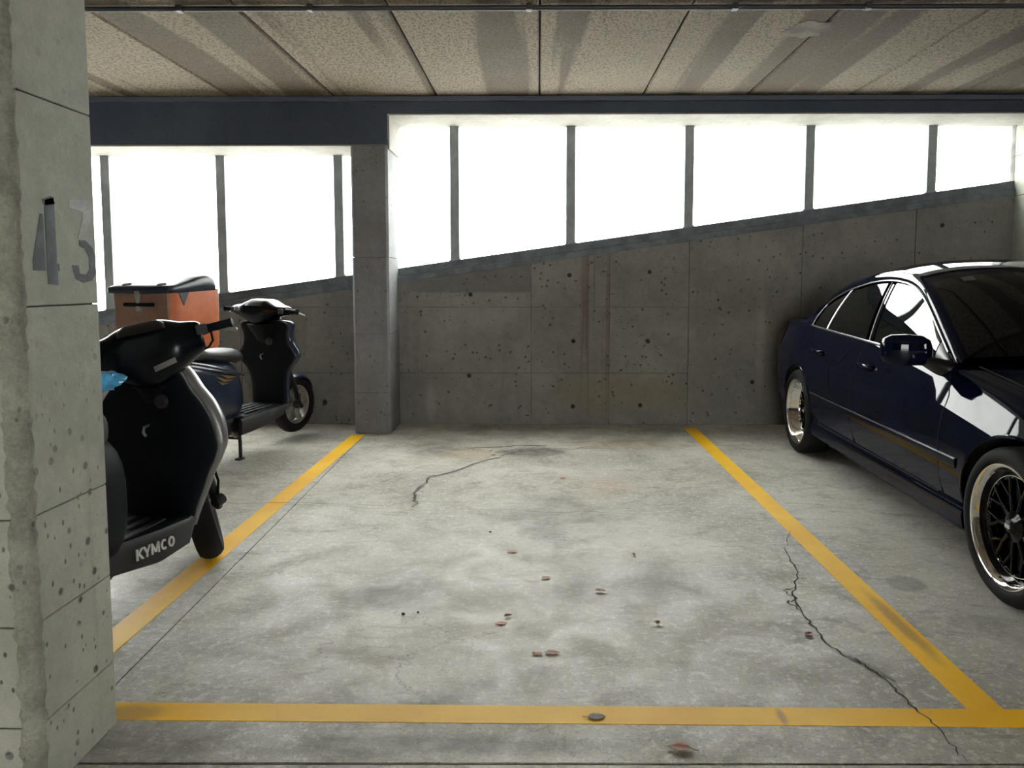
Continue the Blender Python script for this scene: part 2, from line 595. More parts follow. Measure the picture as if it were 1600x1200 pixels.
J0, J1 = 1.928, 1.962     # the construction joint drifts a little across the frame
jl = lambda x: 1.944 + 0.009 * x
slab([(LEFT_X, REAR_Y - .2), (RIGHT_X, REAR_Y - .2), (RIGHT_X, jl(RIGHT_X) - .008), (LEFT_X, jl(LEFT_X) - .008)])
slab([(saw(jl(-1.3)) + .003, jl(-1.34) + .004), (RIGHT_X, jl(RIGHT_X) + .004), (RIGHT_X, 7.1), (saw(7.1) + .003, 7.1)])
slab([(LEFT_X, jl(LEFT_X) + .004), (saw(jl(-1.3)) - .003, jl(-1.34) + .004), (saw(7.1) - .003, 7.1), (LEFT_X, 7.1)])


def line(poly, h=0.0016):
    return MB().prism(poly, lambda x, y: (x, y, 0.0002), lambda x, y: (x, y, h)).build('parking_line', M['paint'], floor, 0)


line([(-1.585, 2.218), (-1.475, 2.218), (-1.475, 6.36), (-1.585, 6.36)])
line([(1.292, 2.216), (1.400, 2.216), (1.396, 6.70), (1.288, 6.70)])
line([(-3.9, 2.128), (-1.22, 2.133), (4.6, 2.110), (4.6, 2.204), (-1.22, 2.226), (-3.9, 2.228)], 0.0014)

random.seed(4)


def crack(pts, w, mat='crack', jit=0.012, sub=4):
    q = []
    for i in range(len(pts) - 1):
        for k in range(sub):
            t = k / sub
            j = jit if k else 0
            q.append((pts[i][0] + (pts[i + 1][0] - pts[i][0]) * t + random.uniform(-j, j), pts[i][1] + (pts[i + 1][1] - pts[i][1]) * t + random.uniform(-j, j)))
    q.append(pts[-1])
    ws = [w * random.uniform(0.45, 1.3) * min(1, 0.25 + 4 * min(i, len(q) - 1 - i) / len(q)) for i in range(len(q))]
    return MB().strip(q, ws, 0.0022).build('crack', M[mat], floor, 0)


c1 = [(0.041, 5.91), (-0.108, 5.816), (-0.271, 5.594), (-0.463, 5.329), (-0.557, 5.142), (-0.652, 5.018), (-0.722, 4.967), (-0.735, 4.773), (-0.761, 4.578), (-0.741, 4.48), (-0.739, 4.399), (-0.704, 4.347), (-0.725, 4.271)]
crack(c1, 0.012, 'crack_wide', 0.010)
crack(c1[3:], 0.003)
crack([(-0.556, 5.834), (-0.31, 5.883), (-0.161, 5.956), (0.041, 5.934), (0.067, 5.958)], 0.012, 'crack', 0.01)
crack([(-0.25, 5.62), (-0.12, 5.74), (-0.02, 5.80), (0.09, 5.84)], 0.03, 'crack_wide', 0.02)
crack([(0.1, 5.86), (0.25, 5.80), (0.36, 5.9), (0.5, 5.88)], 0.005)
crack([(1.305, 3.873), (1.237, 3.725), (1.186, 3.587), (1.161, 3.435), (1.151, 3.302), (1.092, 3.158), (1.045, 3.057), (1.032, 2.963), (1.025, 2.835), (1.028, 2.727), (1.034, 2.604), (1.054, 2.539), (1.087, 2.513), (1.102, 2.448), (1.121, 2.395), (1.122, 2.31), (1.138, 2.219), (1.147, 2.142), (1.151, 2.079), (1.146, 2.005), (1.149, 1.96)], 0.0042, jit=0.008)
crack([(1.09, 3.15), (1.02, 3.10), (1.05, 3.02), (1.0, 2.98), (1.03, 2.9)], 0.004)
crack([(1.06, 2.53), (1.10, 2.49), (1.13, 2.43), (1.15, 2.37)], 0.008, 'crack_wide')
crack([(-0.55, 4.25), (-0.1, 4.22), (0.05, 4.18), (0.3, 4.2), (0.75, 4.12)], 0.0022)
crack([(-1.02, 4.78), (-0.94, 4.98), (-0.84, 5.2)], 0.0025)
crack([(-2.1, 4.4), (-1.75, 4.33), (-1.4, 4.36), (-0.9, 4.3)], 0.0025)

# ------------------------------------------------------------------ ceiling of long planks
ceiling = struct(MB().box(LEFT_X - .2, RIGHT_X + .2, REAR_Y - .2, 7.1, CZ + 0.045, 3.15).build('ceiling', M['seam'], angle=0))
PW = 0.851
pl = MB()
prof = [(0.006, CZ + .045), (0.006, CZ + .012), (0.016, CZ), (PW - 0.016, CZ), (PW - .006, CZ + .012), (PW - .006, CZ + .045)]
pl.prism(prof, lambda x, z: (x, REAR_Y, z), lambda x, z: (x, BEAM_Y + .02, z))
plank_mesh = pl.mesh('ceiling_plank', M['ceiling'], 0)
for k in range(-9, 11):
    o = bpy.data.objects.new('ceiling_plank', plank_mesh)
    COL.objects.link(o)
    o.location = (0.004 + k * PW, 0, 0)
    o.parent = ceiling
rng = random.Random(2)
patch = [(1.63 + 0.13 * math.cos(a) * rng.uniform(.75, 1.15), 4.78 + 0.17 * math.sin(a) * rng.uniform(.75, 1.15)) for a in (2 * math.pi * i / 18 for i in range(18))]
MB().prism(patch, lambda x, y: (x, y, CZ - 0.002), lambda x, y: (x, y, CZ + .001)).build('damp_patch', simple('damp_patch', (0.17, 0.14, 0.11), 0.9, vary=0.3), ceiling, 0)

# conduit run under the ceiling
cond = tag(MB().tube([(LEFT_X, 4.34, CZ - 0.018), (RIGHT_X, 4.36, CZ - 0.018)], 0.014, 12).build('ceiling_conduit', M['conduit']),
           'thin dark conduit pipe running across the plank ceiling', 'pipe')
for x in (-3.2, -2.0, -1.27, -0.056, 1.08, 1.81, 3.0):
    MB().box(x - .016, x + .016, 4.33 - .006, 4.33 + .045, CZ - .034, CZ).build('pipe_clip', M['conduit'], cond, 0, bevel=0.004)

# ------------------------------------------------------------------ beam, columns
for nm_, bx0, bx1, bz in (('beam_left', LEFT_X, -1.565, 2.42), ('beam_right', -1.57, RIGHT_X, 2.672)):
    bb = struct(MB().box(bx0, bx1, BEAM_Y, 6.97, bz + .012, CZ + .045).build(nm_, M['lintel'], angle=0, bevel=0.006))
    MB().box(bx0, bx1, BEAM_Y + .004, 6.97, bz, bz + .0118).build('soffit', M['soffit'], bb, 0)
# beam's dark tone carried across the column head, its shade painted as colour
MB().box(-1.580, -1.255, BEAM_Y - .006, BEAM_Y + .01, 2.43, CZ - .004).build('shaded_head', M['lintel'], bpy.data.objects['beam_left'], 0)
struct(MB().box(LEFT_X, RIGHT_X, BEAM_Y - .045, BEAM_Y + .002, CZ - .045, CZ - .004).build('trim_1', M['trimdark'], angle=0, bevel=0.006))


def column(name, x0, x1, y0, y1, zs, mat, ch=0.018, label=None, seed=1):
    rg = random.Random(seed)
    core = MB().box(x0 + .008 + ch * .5, x1 - .008 - ch * .5, y0 + .008 + ch * .5, y1 - .002 - ch * .5, 0, CZ).build(name, M['formjoint'], angle=0)
    struct(core)
    if label:
        core['label'] = label
    for a, b in zip(zs[:-1], zs[1:]):
        d = rg.uniform(-.0025, .0025) * (0.1 if name == 'pillar_1' else 1)
        X0, X1, Y0, Y1 = x0 + d, x1 + d, y0 + abs(d), y1
        poly = [(X0 + ch, Y0), (X1 - ch, Y0), (X1, Y0 + ch), (X1, Y1 - ch), (X1 - ch, Y1), (X0 + ch, Y1), (X0, Y1 - ch), (X0, Y0 + ch)]
        MB().prism(poly, lambda x, y: (x, y, a + .0015), lambda x, y: (x, y, b - .0015)).build('cast_section', M[mat], core, 0, bevel=0.003)
    return core


column('column_1', -1.572, -1.262, BEAM_Y - .002, 6.90, [0, .355, .855, 1.50, 2.42, 2.66, CZ], 'column', 0.02, seed=3)
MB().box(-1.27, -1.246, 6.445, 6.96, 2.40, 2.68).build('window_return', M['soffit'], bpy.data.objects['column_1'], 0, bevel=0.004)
column('column_2', 4.20, 4.55, BEAM_Y - .002, 6.96, [0, .6, 1.25, 2.05, 2.40, 2.66, CZ], 'pillar', 0.02, seed=5)
column('column_3', -7.3, -6.99, BEAM_Y - .002, 6.90, [0, .6, 1.25, 2.05, CZ], 'column', 0.02, seed=6)

pil = column('pillar_1', -1.66, -1.230, 1.775, 2.145, [0, .19, .445, .712, 1.224, 1.737, 2.30, CZ], 'pillar', 0.03,
             'grey concrete pillar stencilled with the number 43 at the left edge', 9)
# rough grout bleed along the near arris
ar = random.Random(21)
rows_ = []
for i in range(141):
    z = .002 + (CZ - .004) * i / 140
    a_, b_ = .010 + ar.uniform(-.006, .009), .008 + ar.uniform(-.006, .008)
    bump_ = .0015 + ar.uniform(0, .003)
    rows_.append([(-1.260 - a_, 1.7745, z), (-1.260, 1.7735 - bump_ * .3, z), (-1.245 + bump_, 1.789 - bump_, z), (-1.2285 + bump_ * .2, 1.805, z), (-1.2294, 1.805 + b_, z)])
MB().loft(rows_, False, False).build('rough_arris', M['arris'], pil, 50)
# stencilled 43 on the side face, across y, up z
PX = -1.2294


def stencil(polys, mat):
    for poly in polys:
        MB().prism(poly, lambda y, z: (PX - .006, y, z), lambda y, z: (PX + .0006, y, z)).build('painted_digit', M[mat], pil, 0)


stencil([[(1.848, 1.312), (1.848, 1.336), (1.884, 1.452), (1.893, 1.452), (1.893, 1.312)],
         [(1.902, 1.278), (1.902, 1.488), (1.940, 1.498), (1.940, 1.330), (1.950, 1.330), (1.950, 1.312), (1.942, 1.312), (1.942, 1.276)],
         [(1.893, 1.488), (1.930, 1.500), (1.945, 1.482), (1.902, 1.474)]], 'stencil')
stencil([[(2.002, 1.478), (2.002, 1.498), (2.098, 1.508), (2.098, 1.492), (2.060, 1.472)]], 'stencil_pale')
stencil([[(2.098, 1.490), (2.100, 1.462), (2.058, 1.400), (2.034, 1.400), (2.060, 1.455), (2.060, 1.472)]], 'stencil_pale')
stencil([[(2.040, 1.396), (2.068, 1.396), (2.100, 1.376), (2.112, 1.345), (2.110, 1.310), (2.090, 1.288), (2.050, 1.282), (2.018, 1.292), (2.004, 1.328), (2.030, 1.328), (2.036, 1.306), (2.066, 1.304), (2.080, 1.318), (2.080, 1.352), (2.064, 1.374), (2.040, 1.380)]], 'stencil')

# ------------------------------------------------------------------ back wall with form panels


def rail_top(x):
    return 1.595 + 0.141 * x


def wall_top(x):
    return rail_top(x) - 0.10


wp = [(LEFT_X, 0), (RIGHT_X, 0), (RIGHT_X, 2.7), (4.2, 2.7), (4.2, wall_top(4.2)), (LEFT_X, wall_top(LEFT_X))]
back = struct(MB().prism(wp, lambda x, z: (x, 6.872, z), lambda x, z: (x, 7.1, z)).build('wall_back', M['formjoint'], angle=0))


def panel(x0, x1, z0, z1, prot=0.0):
    g = 0.0032
    x0, x1, z0, z1 = x0 + g, x1 - g, z0 + g, z1 - g
    t0, t1 = wall_top(x0), wall_top(x1)
    if t1 <= z0:
        return
    poly = [(x0, z0) if t0 > z0 else ((z0 - t0) / 0.141 + x0, z0), (x1, z0), (x1, min(z1, t1))]
    if t0 < z1 < t1:
        poly.append(((z1 - t0) / 0.141 + x0, z1))
    if t0 > z0:
        poly.append((x0, min(z1, t0)))
    MB().prism(poly, lambda x, z: (x, WALL_Y - prot, z), lambda x, z: (x, 6.8725, z)).build('wall_panel', M['wall'], back, 0)


rows = [0, .47, 1.068, 1.66, 2.3]
xs = [LEFT_X, -6.6, -5.2, -3.9, -2.7, -1.56]
pr = random.Random(8)
for i in range(len(xs) - 1):
    for a, b in zip(rows[:-1], rows[1:]):
        panel(xs[i], xs[i + 1], a, b, pr.uniform(0, .002))
xs = [-1.27, -.069, .633, 1.345]
for i in range(3):
    for a, b in zip(rows[:-1], rows[1:]):
        panel(xs[i], xs[i + 1], a, b, pr.uniform(0, .0025))
for a, b in ((1.345, 2.35), (2.35, 3.35), (3.35, 4.21)):
    panel(a, b, 0, 2.3, pr.uniform(0, .0015))
MB().box(4.5, RIGHT_X, WALL_Y, 6.8725, 0, 2.7).build('wall_panel', M['wall'], back, 0)
for x, z in ((-.616, 1.182), (-.632, .446), (.275, 1.354), (.312, .762), (.309, .166), (.991, 1.383), (.982, .762), (.919, .179), (1.928, .391), (3.579, 1.795), (-2.3, .76), (-1.95, .2)):
    MB().lathe([(.0, 0), (.012, 0), (.019, -.003), (.019, .01)], 14).xf(Matrix.Translation((x, WALL_Y - .0022, z)) @ Matrix.Rotation(R(-90), 4, 'Z') @ Matrix.Scale(-1, 4, (1, 0, 0))).build('tie_hole', M['tiehole'], back)

# ------------------------------------------------------------------ windows


def window(name, x0, x1, ztop, mull, label):
    w = struct(empty(name, (0, 0, 0), (0, 0, 0)))
    w['label'] = label
    # bottom rail and the angle under it
    MB().prism([(x0, rail_top(x0) - .075), (x1, rail_top(x1) - .075), (x1, rail_top(x1)), (x0, rail_top(x0))],
               lambda x, z: (x, 6.868, z), lambda x, z: (x, 6.955, z)).build('bottom_rail', M['steel_rail'], w, 0, bevel=0.004)
    MB().prism([(x0, rail_top(x0) - .130), (x1, rail_top(x1) - .130), (x1, rail_top(x1) - .077), (x0, rail_top(x0) - .077)],
               lambda x, z: (x, 6.848, z), lambda x, z: (x, 6.93, z)).build('sill_angle', M['steel_rail'], w, 0, bevel=0.004)
    for m in mull:
        h = .041
        MB().prism([(m - h, rail_top(m - h) - .01), (m + h, rail_top(m + h) - .01), (m + h, ztop + .01), (m - h, ztop + .01)],
                   lambda x, z: (x, 6.885, z), lambda x, z: (x, 6.95, z)).build('mullion', M['steel'], w, 0, bevel=0.005)
        MB().prism([(m - .058, rail_top(m - .058) - .004), (m + .058, rail_top(m + .058) - .004), (m + .036, rail_top(m + .036) + .022), (m - .036, rail_top(m - .036) + .022)],
                   lambda x, z: (x, 6.89, z), lambda x, z: (x, 6.90, z)).build('gusset', M['steel'], w, 0)
    ed = [x0] + list(mull) + [x1]
    for a, b in zip(ed[:-1], ed[1:]):
        a2, b2 = a + .02, b - .02
        MB().prism([(a2, rail_top(a2) - .02), (b2, rail_top(b2) - .02), (b2, ztop + .005), (a2, ztop + .005)],
                   lambda x, z: (x, 6.918, z), lambda x, z: (x, 6.922, z)).build('pane', M['pane'], w, 0)
    return w


window('window_1', -7.0, -1.56, 2.42, [-5.98, -4.935, -3.895, -2.855, -1.797], 'steel framed glazing with a sloping sill left of the column')
window('window_2', -1.27, 4.21, 2.672, [-.755, .284, 1.337, 2.405, 3.482], 'steel framed glazing with a sloping sill right of the column')

# ------------------------------------------------------------------ rest of the garage and the ground outside
struct(MB().box(LEFT_X - .2, LEFT_X, REAR_Y, 7.1, -.01, 2.9).build('wall_left', M['room'], angle=0))
WY0, WY1, WZ0, WZ1 = -6.0, -2.6, 0.9, 2.40      # unseen side opening, added to let in fill daylight
struct(MB().box(RIGHT_X, RIGHT_X + .2, REAR_Y, WY0, -.01, 2.9).box(RIGHT_X, RIGHT_X + .2, WY1, 7.1, -.01, 2.9).box(RIGHT_X, RIGHT_X + .2, WY0, WY1, -.01, WZ0).box(RIGHT_X, RIGHT_X + .2, WY0, WY1, WZ1, 2.9).build('wall_right', M['room'], angle=0))
struct(MB().box(RIGHT_X + .2, 40, -40, 7.0, -.3, -.02).build('ground_side', M['outside'], angle=0))
OX0, OX1, OZ = -1.9, 1.9, 2.25  # unseen rear opening, added and sized for fill light
rw = MB().box(LEFT_X - .2, OX0, REAR_Y - .2, REAR_Y, -.01, 2.9).box(OX1, RIGHT_X + .2, REAR_Y - .2, REAR_Y, -.01, 2.9).box(OX0, OX1, REAR_Y - .2, REAR_Y, OZ, 2.9)
struct(rw.build('wall_front', M['room'], angle=0))
struct(MB().prism([(-40, -5.0), (40, 6.3), (40, 5.8), (-40, -5.5)], lambda x, z: (x, 7.1, z + .1), lambda x, z: (x, 40, z + .1)).build('ground_ramp', M['outside'], angle=0))
struct(MB().box(-40, RIGHT_X + .2, -40, REAR_Y - .2, -.3, -.02).build('ground_yard', M['outside'], angle=0))
# ------------------------------------------------------------------ dark saloon car (local: +y forward, +x its right side)
car = empty('car', (2.757, 4.352, 0), (0, 0, R(177.83)))
tag(car, 'dark navy four door saloon car with deep polished black-spoked wheels', 'car')
AX, AR = 1.405, 1.3625
g_plan = pchip([-2.25, -2.225, -2.17, -2.05, -1.82, -1.4, -.5, .5, 1.36, 1.62, 1.82, 1.96, 2.04, 2.085], [.70, .80, .88, .945, .98, 1.0, 1.0, 1.0, .992, .965, .92, .84, .73, .60])
z_bot = pchip([-2.25, -2.15, -1.9, -1, 1, 1.7, 1.95, 2.085], [.34, .26, .21, .185, .185, .19, .20, .24])
z_belt = pchip([-2.25, -2.19, -2.03, -1.6, -1.2, -.5, .2, .7, 1.0, 1.36, 1.8, 2.0, 2.085], [.80, .90, .965, .975, .955, .93, .905, .885, .85, .795, .70, .63, .56])
z_deck = pchip([-2.25, -2.21, -2.11, -1.9, -1.5, -1.2, .6, .85, 1.0, 1.36, 1.8, 2.0, 2.085], [.81, .95, 1.015, 1.04, 1.04, .97, .90, .945, .925, .87, .765, .68, .59])
WMAX = 0.868


def half_section(y):
    g = g_plan(y)
    w = WMAX * g
    zb, zt, zd = z_bot(y), z_belt(y), z_deck(y)
    # height fractions between bottom and belt, with their inset from the widest point
    prof = [(0.00, .115), (0.012, .060), (0.055, .030), (0.135, .024), (0.175, .034), (0.20, .030), (0.30, .010), (0.42, .001), (0.53, .0),
            (0.62, .004), (0.70, .011), (0.745, .017), (0.775, .026), (0.84, .046), (0.91, .066), (0.965, .083), (1.0, .102)]
    end = 1.0 if -2.1 < y < 1.9 else 0.8
    pts = [(0, zb), (w * .5, zb)]
    for fz, ins in prof:
        pts.append((w - ins * end, zb + (zt - zb) * fz))
    xt = pts[-1][0]
    for t in (0.965, 0.92, .85, .72, .55, .36, .18, 0.0):
        s = 1 - t * t
        s = s ** 0.62
        pts.append((xt * t, zt + (zd - zt) * s + (0.0)))
    return pts


ys = sorted(set([round(v, 4) for v in np.linspace(-2.25, -1.8, 16)] + [round(v, 4) for v in np.linspace(-1.8, 1.6, 52)] + [round(v, 4) for v in np.linspace(1.6, 2.085, 18)]))
rings = []
for y in ys:
    h = half_section(y)
    # nose and tail are rounded in side view
    ring = [(x, y, z) for x, z in h] + [(-x, y, z) for x, z in h[-2:0:-1]]
    rings.append(ring)
body = MB().loft(rings).build('body_shell', [M['carpaint'], M['well']], car, 30)
cut = MB()
for s in (-1, 1):
    for yy, zc, rr in ((AX, .325, .347), (-AR, .325, .345)):
        cut.lathe([(0, .50 * s), (rr - .03, .50 * s), (rr, .53 * s), (rr, 1.1 * s), (0, 1.1 * s)], 56, (0, yy, zc))
cobj = cut.build('arch_cutter', [M['well']])
bo = body.modifiers.new('arches', 'BOOLEAN')
bo.operation = 'DIFFERENCE'
bo.solver = 'EXACT'
bo.object = cobj
try:
    bo.material_mode = 'TRANSFER'
except Exception:
    pass
cobj.parent = car
dg = bpy.context.evaluated_depsgraph_get()
nm = bpy.data.meshes.new_from_object(body.evaluated_get(dg))
body.modifiers.clear()
body.data = nm
nm.polygons.foreach_set('use_smooth', [True] * len(nm.polygons))
nm.set_sharp_from_angle(angle=R(30))
bpy.data.objects.remove(cobj)


def side_x(y, z):
    """x of the lower body side at length y and height z"""
    h = half_section(y)[2:19]
    for (x0, z0), (x1, z1) in zip(h[:-1], h[1:]):
        if z0 <= z <= z1:
            return x0 + (x1 - x0) * (z - z0) / max(1e-6, z1 - z0)
    return h[-1][0]


# greenhouse: the rail runs up the screen pillar, along the roof edge and down to the boot
RAIL = [(.742, .80, .905), (.715, .66, .985), (.685, .50, 1.075), (.652, .34, 1.16), (.622, .18, 1.235), (.598, .02, 1.288), (.583, -.15, 1.318), (.575, -.38, 1.333), (.572, -.62, 1.325),
        (.575, -.84, 1.300), (.585, -1.04, 1.268), (.600, -1.22, 1.222), (.622, -1.38, 1.160), (.650, -1.54, 1.080), (.672, -1.66, 1.005)]
rt = np.linspace(0, 1, len(RAIL))
_rx, _ry, _rz = (pchip(rt, [p[i] for p in RAIL]) for i in range(3))


def rail(t):
    return Vector((_rx(t), _ry(t), _rz(t)))


def rail_n(t):
    a, b = rail(max(0, t - .01)), rail(min(1, t + .01))
    d = Vector((0, b.y - a.y, b.z - a.z)).normalized()
    return Vector((0, d.z, -d.y)) * (-1 if Vector((0, d.z, -d.y)).z > 0 else 1)     # towards the glass, in side view


def r_in(t):
    return rail(t) + Vector((-.030, 0, .016)) - rail_n(t) * .012


def r_out(t):
    return rail(t) + Vector((.014, 0, 0)) + rail_n(t) * .034


def t_at_y(y):
    lo, hi = 0.0, 1.0
    for _ in range(40):
        m = (lo + hi) / 2
        if r_out(m).y > y:
            lo = m
        else:
            hi = m
    return lo


yc = pchip([0, .06, .36, .5, .72, .93, 1], [.19, .175, .075, 0, -.05, -.10, -.11])
zc = pchip([0, .06, .36, .45, .6, .72, .93, 1], [.035, .037, .060, .066, .066, .062, .036, .030])


def top_pt(t, s):
    e = r_in(t)
    k = 1 - s * s
    return Vector((e.x * s, e.y + yc(t) * k, e.z + zc(t) * (1 - abs(s) ** 2.6)))


def top_patch(t0, t1, inset=0.0, s1=1.0, nt=18, ns=24):
    return [[top_pt(t0 + (t1 - t0) * i / nt, -s1 + 2 * s1 * j / ns) + Vector((0, 0, inset)) for j in range(ns + 1)] for i in range(nt + 1)]


T_H, T_R = .315, .665          # screen header and rear header
MB().loft(top_patch(T_H, T_R), False, False).build('roof', M['carpaint'], car, 40)
MB().loft(top_patch(0.0, T_H + .002), False, False).build('windscreen', M['carglass'], car, 60)
MB().loft(top_patch(T_R, 1.0), False, False).build('rear_window', M['carglass'], car, 60)
for s in (-1, 1):
    # painted roof rail with a rounded outer edge
    rings = []
    for i in range(61):
        t = i / 60
        a, c, b = r_in(t), rail(t), r_out(t)
        n = rail_n(t)
        q = [a - Vector((.01, 0, .012)), a, a.lerp(c, .55) + Vector((.004, 0, .004)) - n * .004, c + Vector((.006, 0, 0)) - n * .001, c + Vector((.015, 0, 0)) + n * .014, b, b - Vector((.03, 0, 0))]
        rings.append([(p.x * s, p.y, p.z) for p in q])
    MB().loft(rings, False, False).build('roof_rail', M['carpaint'], car, 50)
    # side glass
    belt = lambda y: Vector((side_x(y, z_belt(y)) - .012, y, z_belt(y) + .004))

    def side_patch(yb0, yb1, yt0, yt1, off, nt=16, nv=8):
        rows = []
        ta, tb = t_at_y(yt0), t_at_y(yt1)
        for i in range(nt + 1):
            k = i / nt
            p0 = belt(yb0 + (yb1 - yb0) * k)
            p1 = r_out(ta + (tb - ta) * k) + Vector((-.010, 0, 0))
            row = []
            for j in range(nv + 1):
                v = j / nv
                p = p0.lerp(p1, v) + Vector((.012 * 4 * v * (1 - v) + off, 0, 0))
                row.append((p.x * s, p.y, p.z))
            rows.append(row)
        return rows

    MB().loft(side_patch(.74, -1.52, .70, -1.55, -.010, 40), False, False).build('pillar_panel', M['carglass'], car, 40)
    MB().loft(side_patch(.56, -.20, .54, -.30, 0), False, False).build('door_glass', M['carglass'], car, 60)
    MB().loft(side_patch(-.33, -1.02, -.43, -1.00, 0), False, False).build('door_glass', M['carglass'], car, 60)
    MB().loft(side_patch(-1.05, -1.32, -1.03, -1.37, 0), False, False).build('quarter_glass', M['carglass'], car, 60)
    MB().loft(side_patch(.74, .575, .70, .555, .003), False, False).build('mirror_triangle', M['cartrim'], car, 60)
    MB().loft(side_patch(-1.335, -1.60, -1.385, -1.66, .004), False, False).build('rear_pillar', M['carpaint'], car, 60)
    for ya, yt in ((-.265, -.365), (-1.035, -1.015)):
        MB().tube([tuple(Vector((p[0] * 1, p[1], p[2]))) for p in side_patch(ya, ya, yt, yt - .0001, .001, 1)[0]], .005, 6).build('window_divider', M['satin'] if ya < -1 else M['cartrim'], car)
    # bright strip under the windows and around them
    MB().tube([((side_x(y, z_belt(y)) - .004) * s, y, z_belt(y) + .006) for y in np.linspace(.74, -1.335, 40)], .008, 8).build('belt_moulding', M['satin'], car)
    MB().tube([(r_out(t).x * s + .002 * s, r_out(t).y, r_out(t).z) for t in np.linspace(t_at_y(.66), t_at_y(-1.37), 60)] + [tuple(Vector((q[0], q[1], q[2]))) for q in side_patch(-1.328, -1.328, -1.378, -1.3781, .004, 1)[0][::-1]], .0065, 6).build('window_surround', M['satin'], car)

    # lower side: rub strip, sill, seams, handles
    ys_r = np.linspace(1.03, -.99, 50)
    zs_ = lambda y: .485 + .012 * (1 - y) * .5
    rub = MB()
    rub.loft([[((side_x(y, zs_(y)) + dx) * s, y, zs_(y) + dz) for dx, dz in ((-.01, -.026), (.004, -.024), (.008, 0), (.006, .018), (-.01, .022))] for y in ys_r])
    ro = rub.build('rub_strip', M['carpaint'], car)
    MB().tube([((side_x(y, zs_(y)) + .0065) * s, y, zs_(y) + .016) for y in ys_r], .0042, 6).build('strip_insert', M['satin'], ro)
    sk = MB()
    sk.loft([[((side_x(y, .27) + dx) * s, y, z) for dx, z in ((-.05, .300), (.006, .285), (.012, .262), (.004, .205), (-.04, .168), (-.10, .165))] for y in np.linspace(1.07, -1.02, 40)])
    sk.build('side_sill', M['carpaint'], car, 28)

    def seam(pts, name='panel_gap', r=.0032):
        MB().tube([((side_x(y, z) - .0008) * s, y, z) for y, z in pts], r, 6).build(name, M['well'], car)

    zt = lambda y: z_belt(y)
    seam([(-.275 + .03 * k, z) for k, z in zip(np.linspace(0, 1, 14), np.linspace(zt(-.275) - .004, .30, 14))])
    seam([(.765 + (.10 if z < .75 else .10 * (zt(.72) - z) / (zt(.72) - .75)), z) for z in np.linspace(zt(.72) - .004, .30, 16)])
    seam([(-1.19 + .24 * max(0, (.85 - z) / .55) ** 1.6, z) for z in np.linspace(zt(-1.19) - .004, .30, 18)])
    seam([(y, .302) for y in np.linspace(.83, -.90, 30)])
    for yh in (-.115, -.965):
        zh = .795 + (.01 if yh < -.5 else 0)
        hx = side_x(yh, zh)
        d = empty('door_handle', (0, 0, 0), (0, 0, 0))
        d.parent = car
        MB().loft([[(s * (hx - .006 + .003 * math.cos(a)), yh + .075 * math.cos(a) * 0 + dy, zh - .012 + .022 * math.sin(a)) for a in np.linspace(0, 2 * math.pi, 12, endpoint=False)] for dy in (-.05, -.03, .03, .05)]).build('recess', M['well'], d)
        MB().loft([[(s * (hx + off + .010 * math.cos(a)), yh + dy, zh + .013 * math.sin(a)) for a in np.linspace(0, 2 * math.pi, 12, endpoint=False)] for dy, off in ((-.10, .002), (-.085, .018), (-.03, .028), (.04, .028), (.085, .018), (.10, .002))]).build('grip', M['carpaint'], d)
        MB().tube([(s * (hx + .027), yh + q, zh + .010) for q in np.linspace(-.07, .07, 8)], .004, 6).build('bright_strip', M['chrome'], d)
    # arch lips
    for yy in (AX, -AR):
        pts = []
        for a in np.linspace(R(-12), R(192), 44):
            y, z = yy + .347 * math.cos(a), .325 + .347 * math.sin(a)
            pts.append(((side_x(y, max(z, z_bot(y) + .02)) - .003) * s, y, z))
        MB().tube(pts, .008, 8).build('arch_lip', M['carpaint'], car)
    # door mirror
    mr = empty('door_mirror', (0, 0, 0), (0, 0, 0))
    mr.parent = car
    rg = []
    for x, sy, sz, oy, oz in ((.815, .020, .030, .655, .942), (.835, .045, .058, .655, .950), (.87, .056, .073, .655, .955), (.94, .058, .077, .65, .957), (1.005, .050, .072, .64, .957), (1.035, .036, .056, .632, .955), (1.046, .014, .028, .628, .953)):
        rg.append([(s * x, oy + sy * math.copysign(abs(math.cos(a)) ** .45, math.cos(a)), oz + sz * math.copysign(abs(math.sin(a)) ** .45, math.sin(a))) for a in np.linspace(0, 2 * math.pi, 20, endpoint=False)])
    MB().loft(rg).build('housing', M['carpaint'], mr, 50)
    MB().prism([(.84, .893), (1.015, .898), (1.025, .955), (1.01, 1.012), (.845, 1.016), (.83, .955)], lambda x, z: (s * x, .585, z), lambda x, z: (s * x, .60, z)).build('mirror_glass', M['chrome'], mr, 0)
    MB().loft([[(s * x, oy + .055 * k * math.cos(a), oz + .035 * k * math.sin(a)) for a in np.linspace(0, 2 * math.pi, 14, endpoint=False)] for x, oy, oz, k in ((.735, .70, .865, 1.35), (.775, .695, .870, 1.3), (.81, .68, .885, 1.1), (.86, .66, .91, .8))]).build('foot', M['cartrim'], mr, 50)
    # lamps
    hl = MB()
    rows = []
    for i in range(7):
        for_y = 1.70 + .27 * i / 6
        z1 = z_belt(for_y) - .012
        rows.append([(s * (side_x(for_y, z1 - .12 * v) + .004), for_y, z1 - (.12 + .01 * i / 6) * v) for v in np.linspace(0, 1, 6)])
    hl.loft(rows, False, False).build('headlamp', M['lamp'], car, 60)
    rows = []
    for i in range(6):
        yy = -2.20 + .20 * i / 5
        z1 = z_belt(yy) - .03
        rows.append([(s * (side_x(yy, z1 - .15 * v) + .004), yy, z1 - .15 * v) for v in np.linspace(0, 1, 6)])
    MB().loft(rows, False, False).build('tail_lamp', M['red'], car, 60)
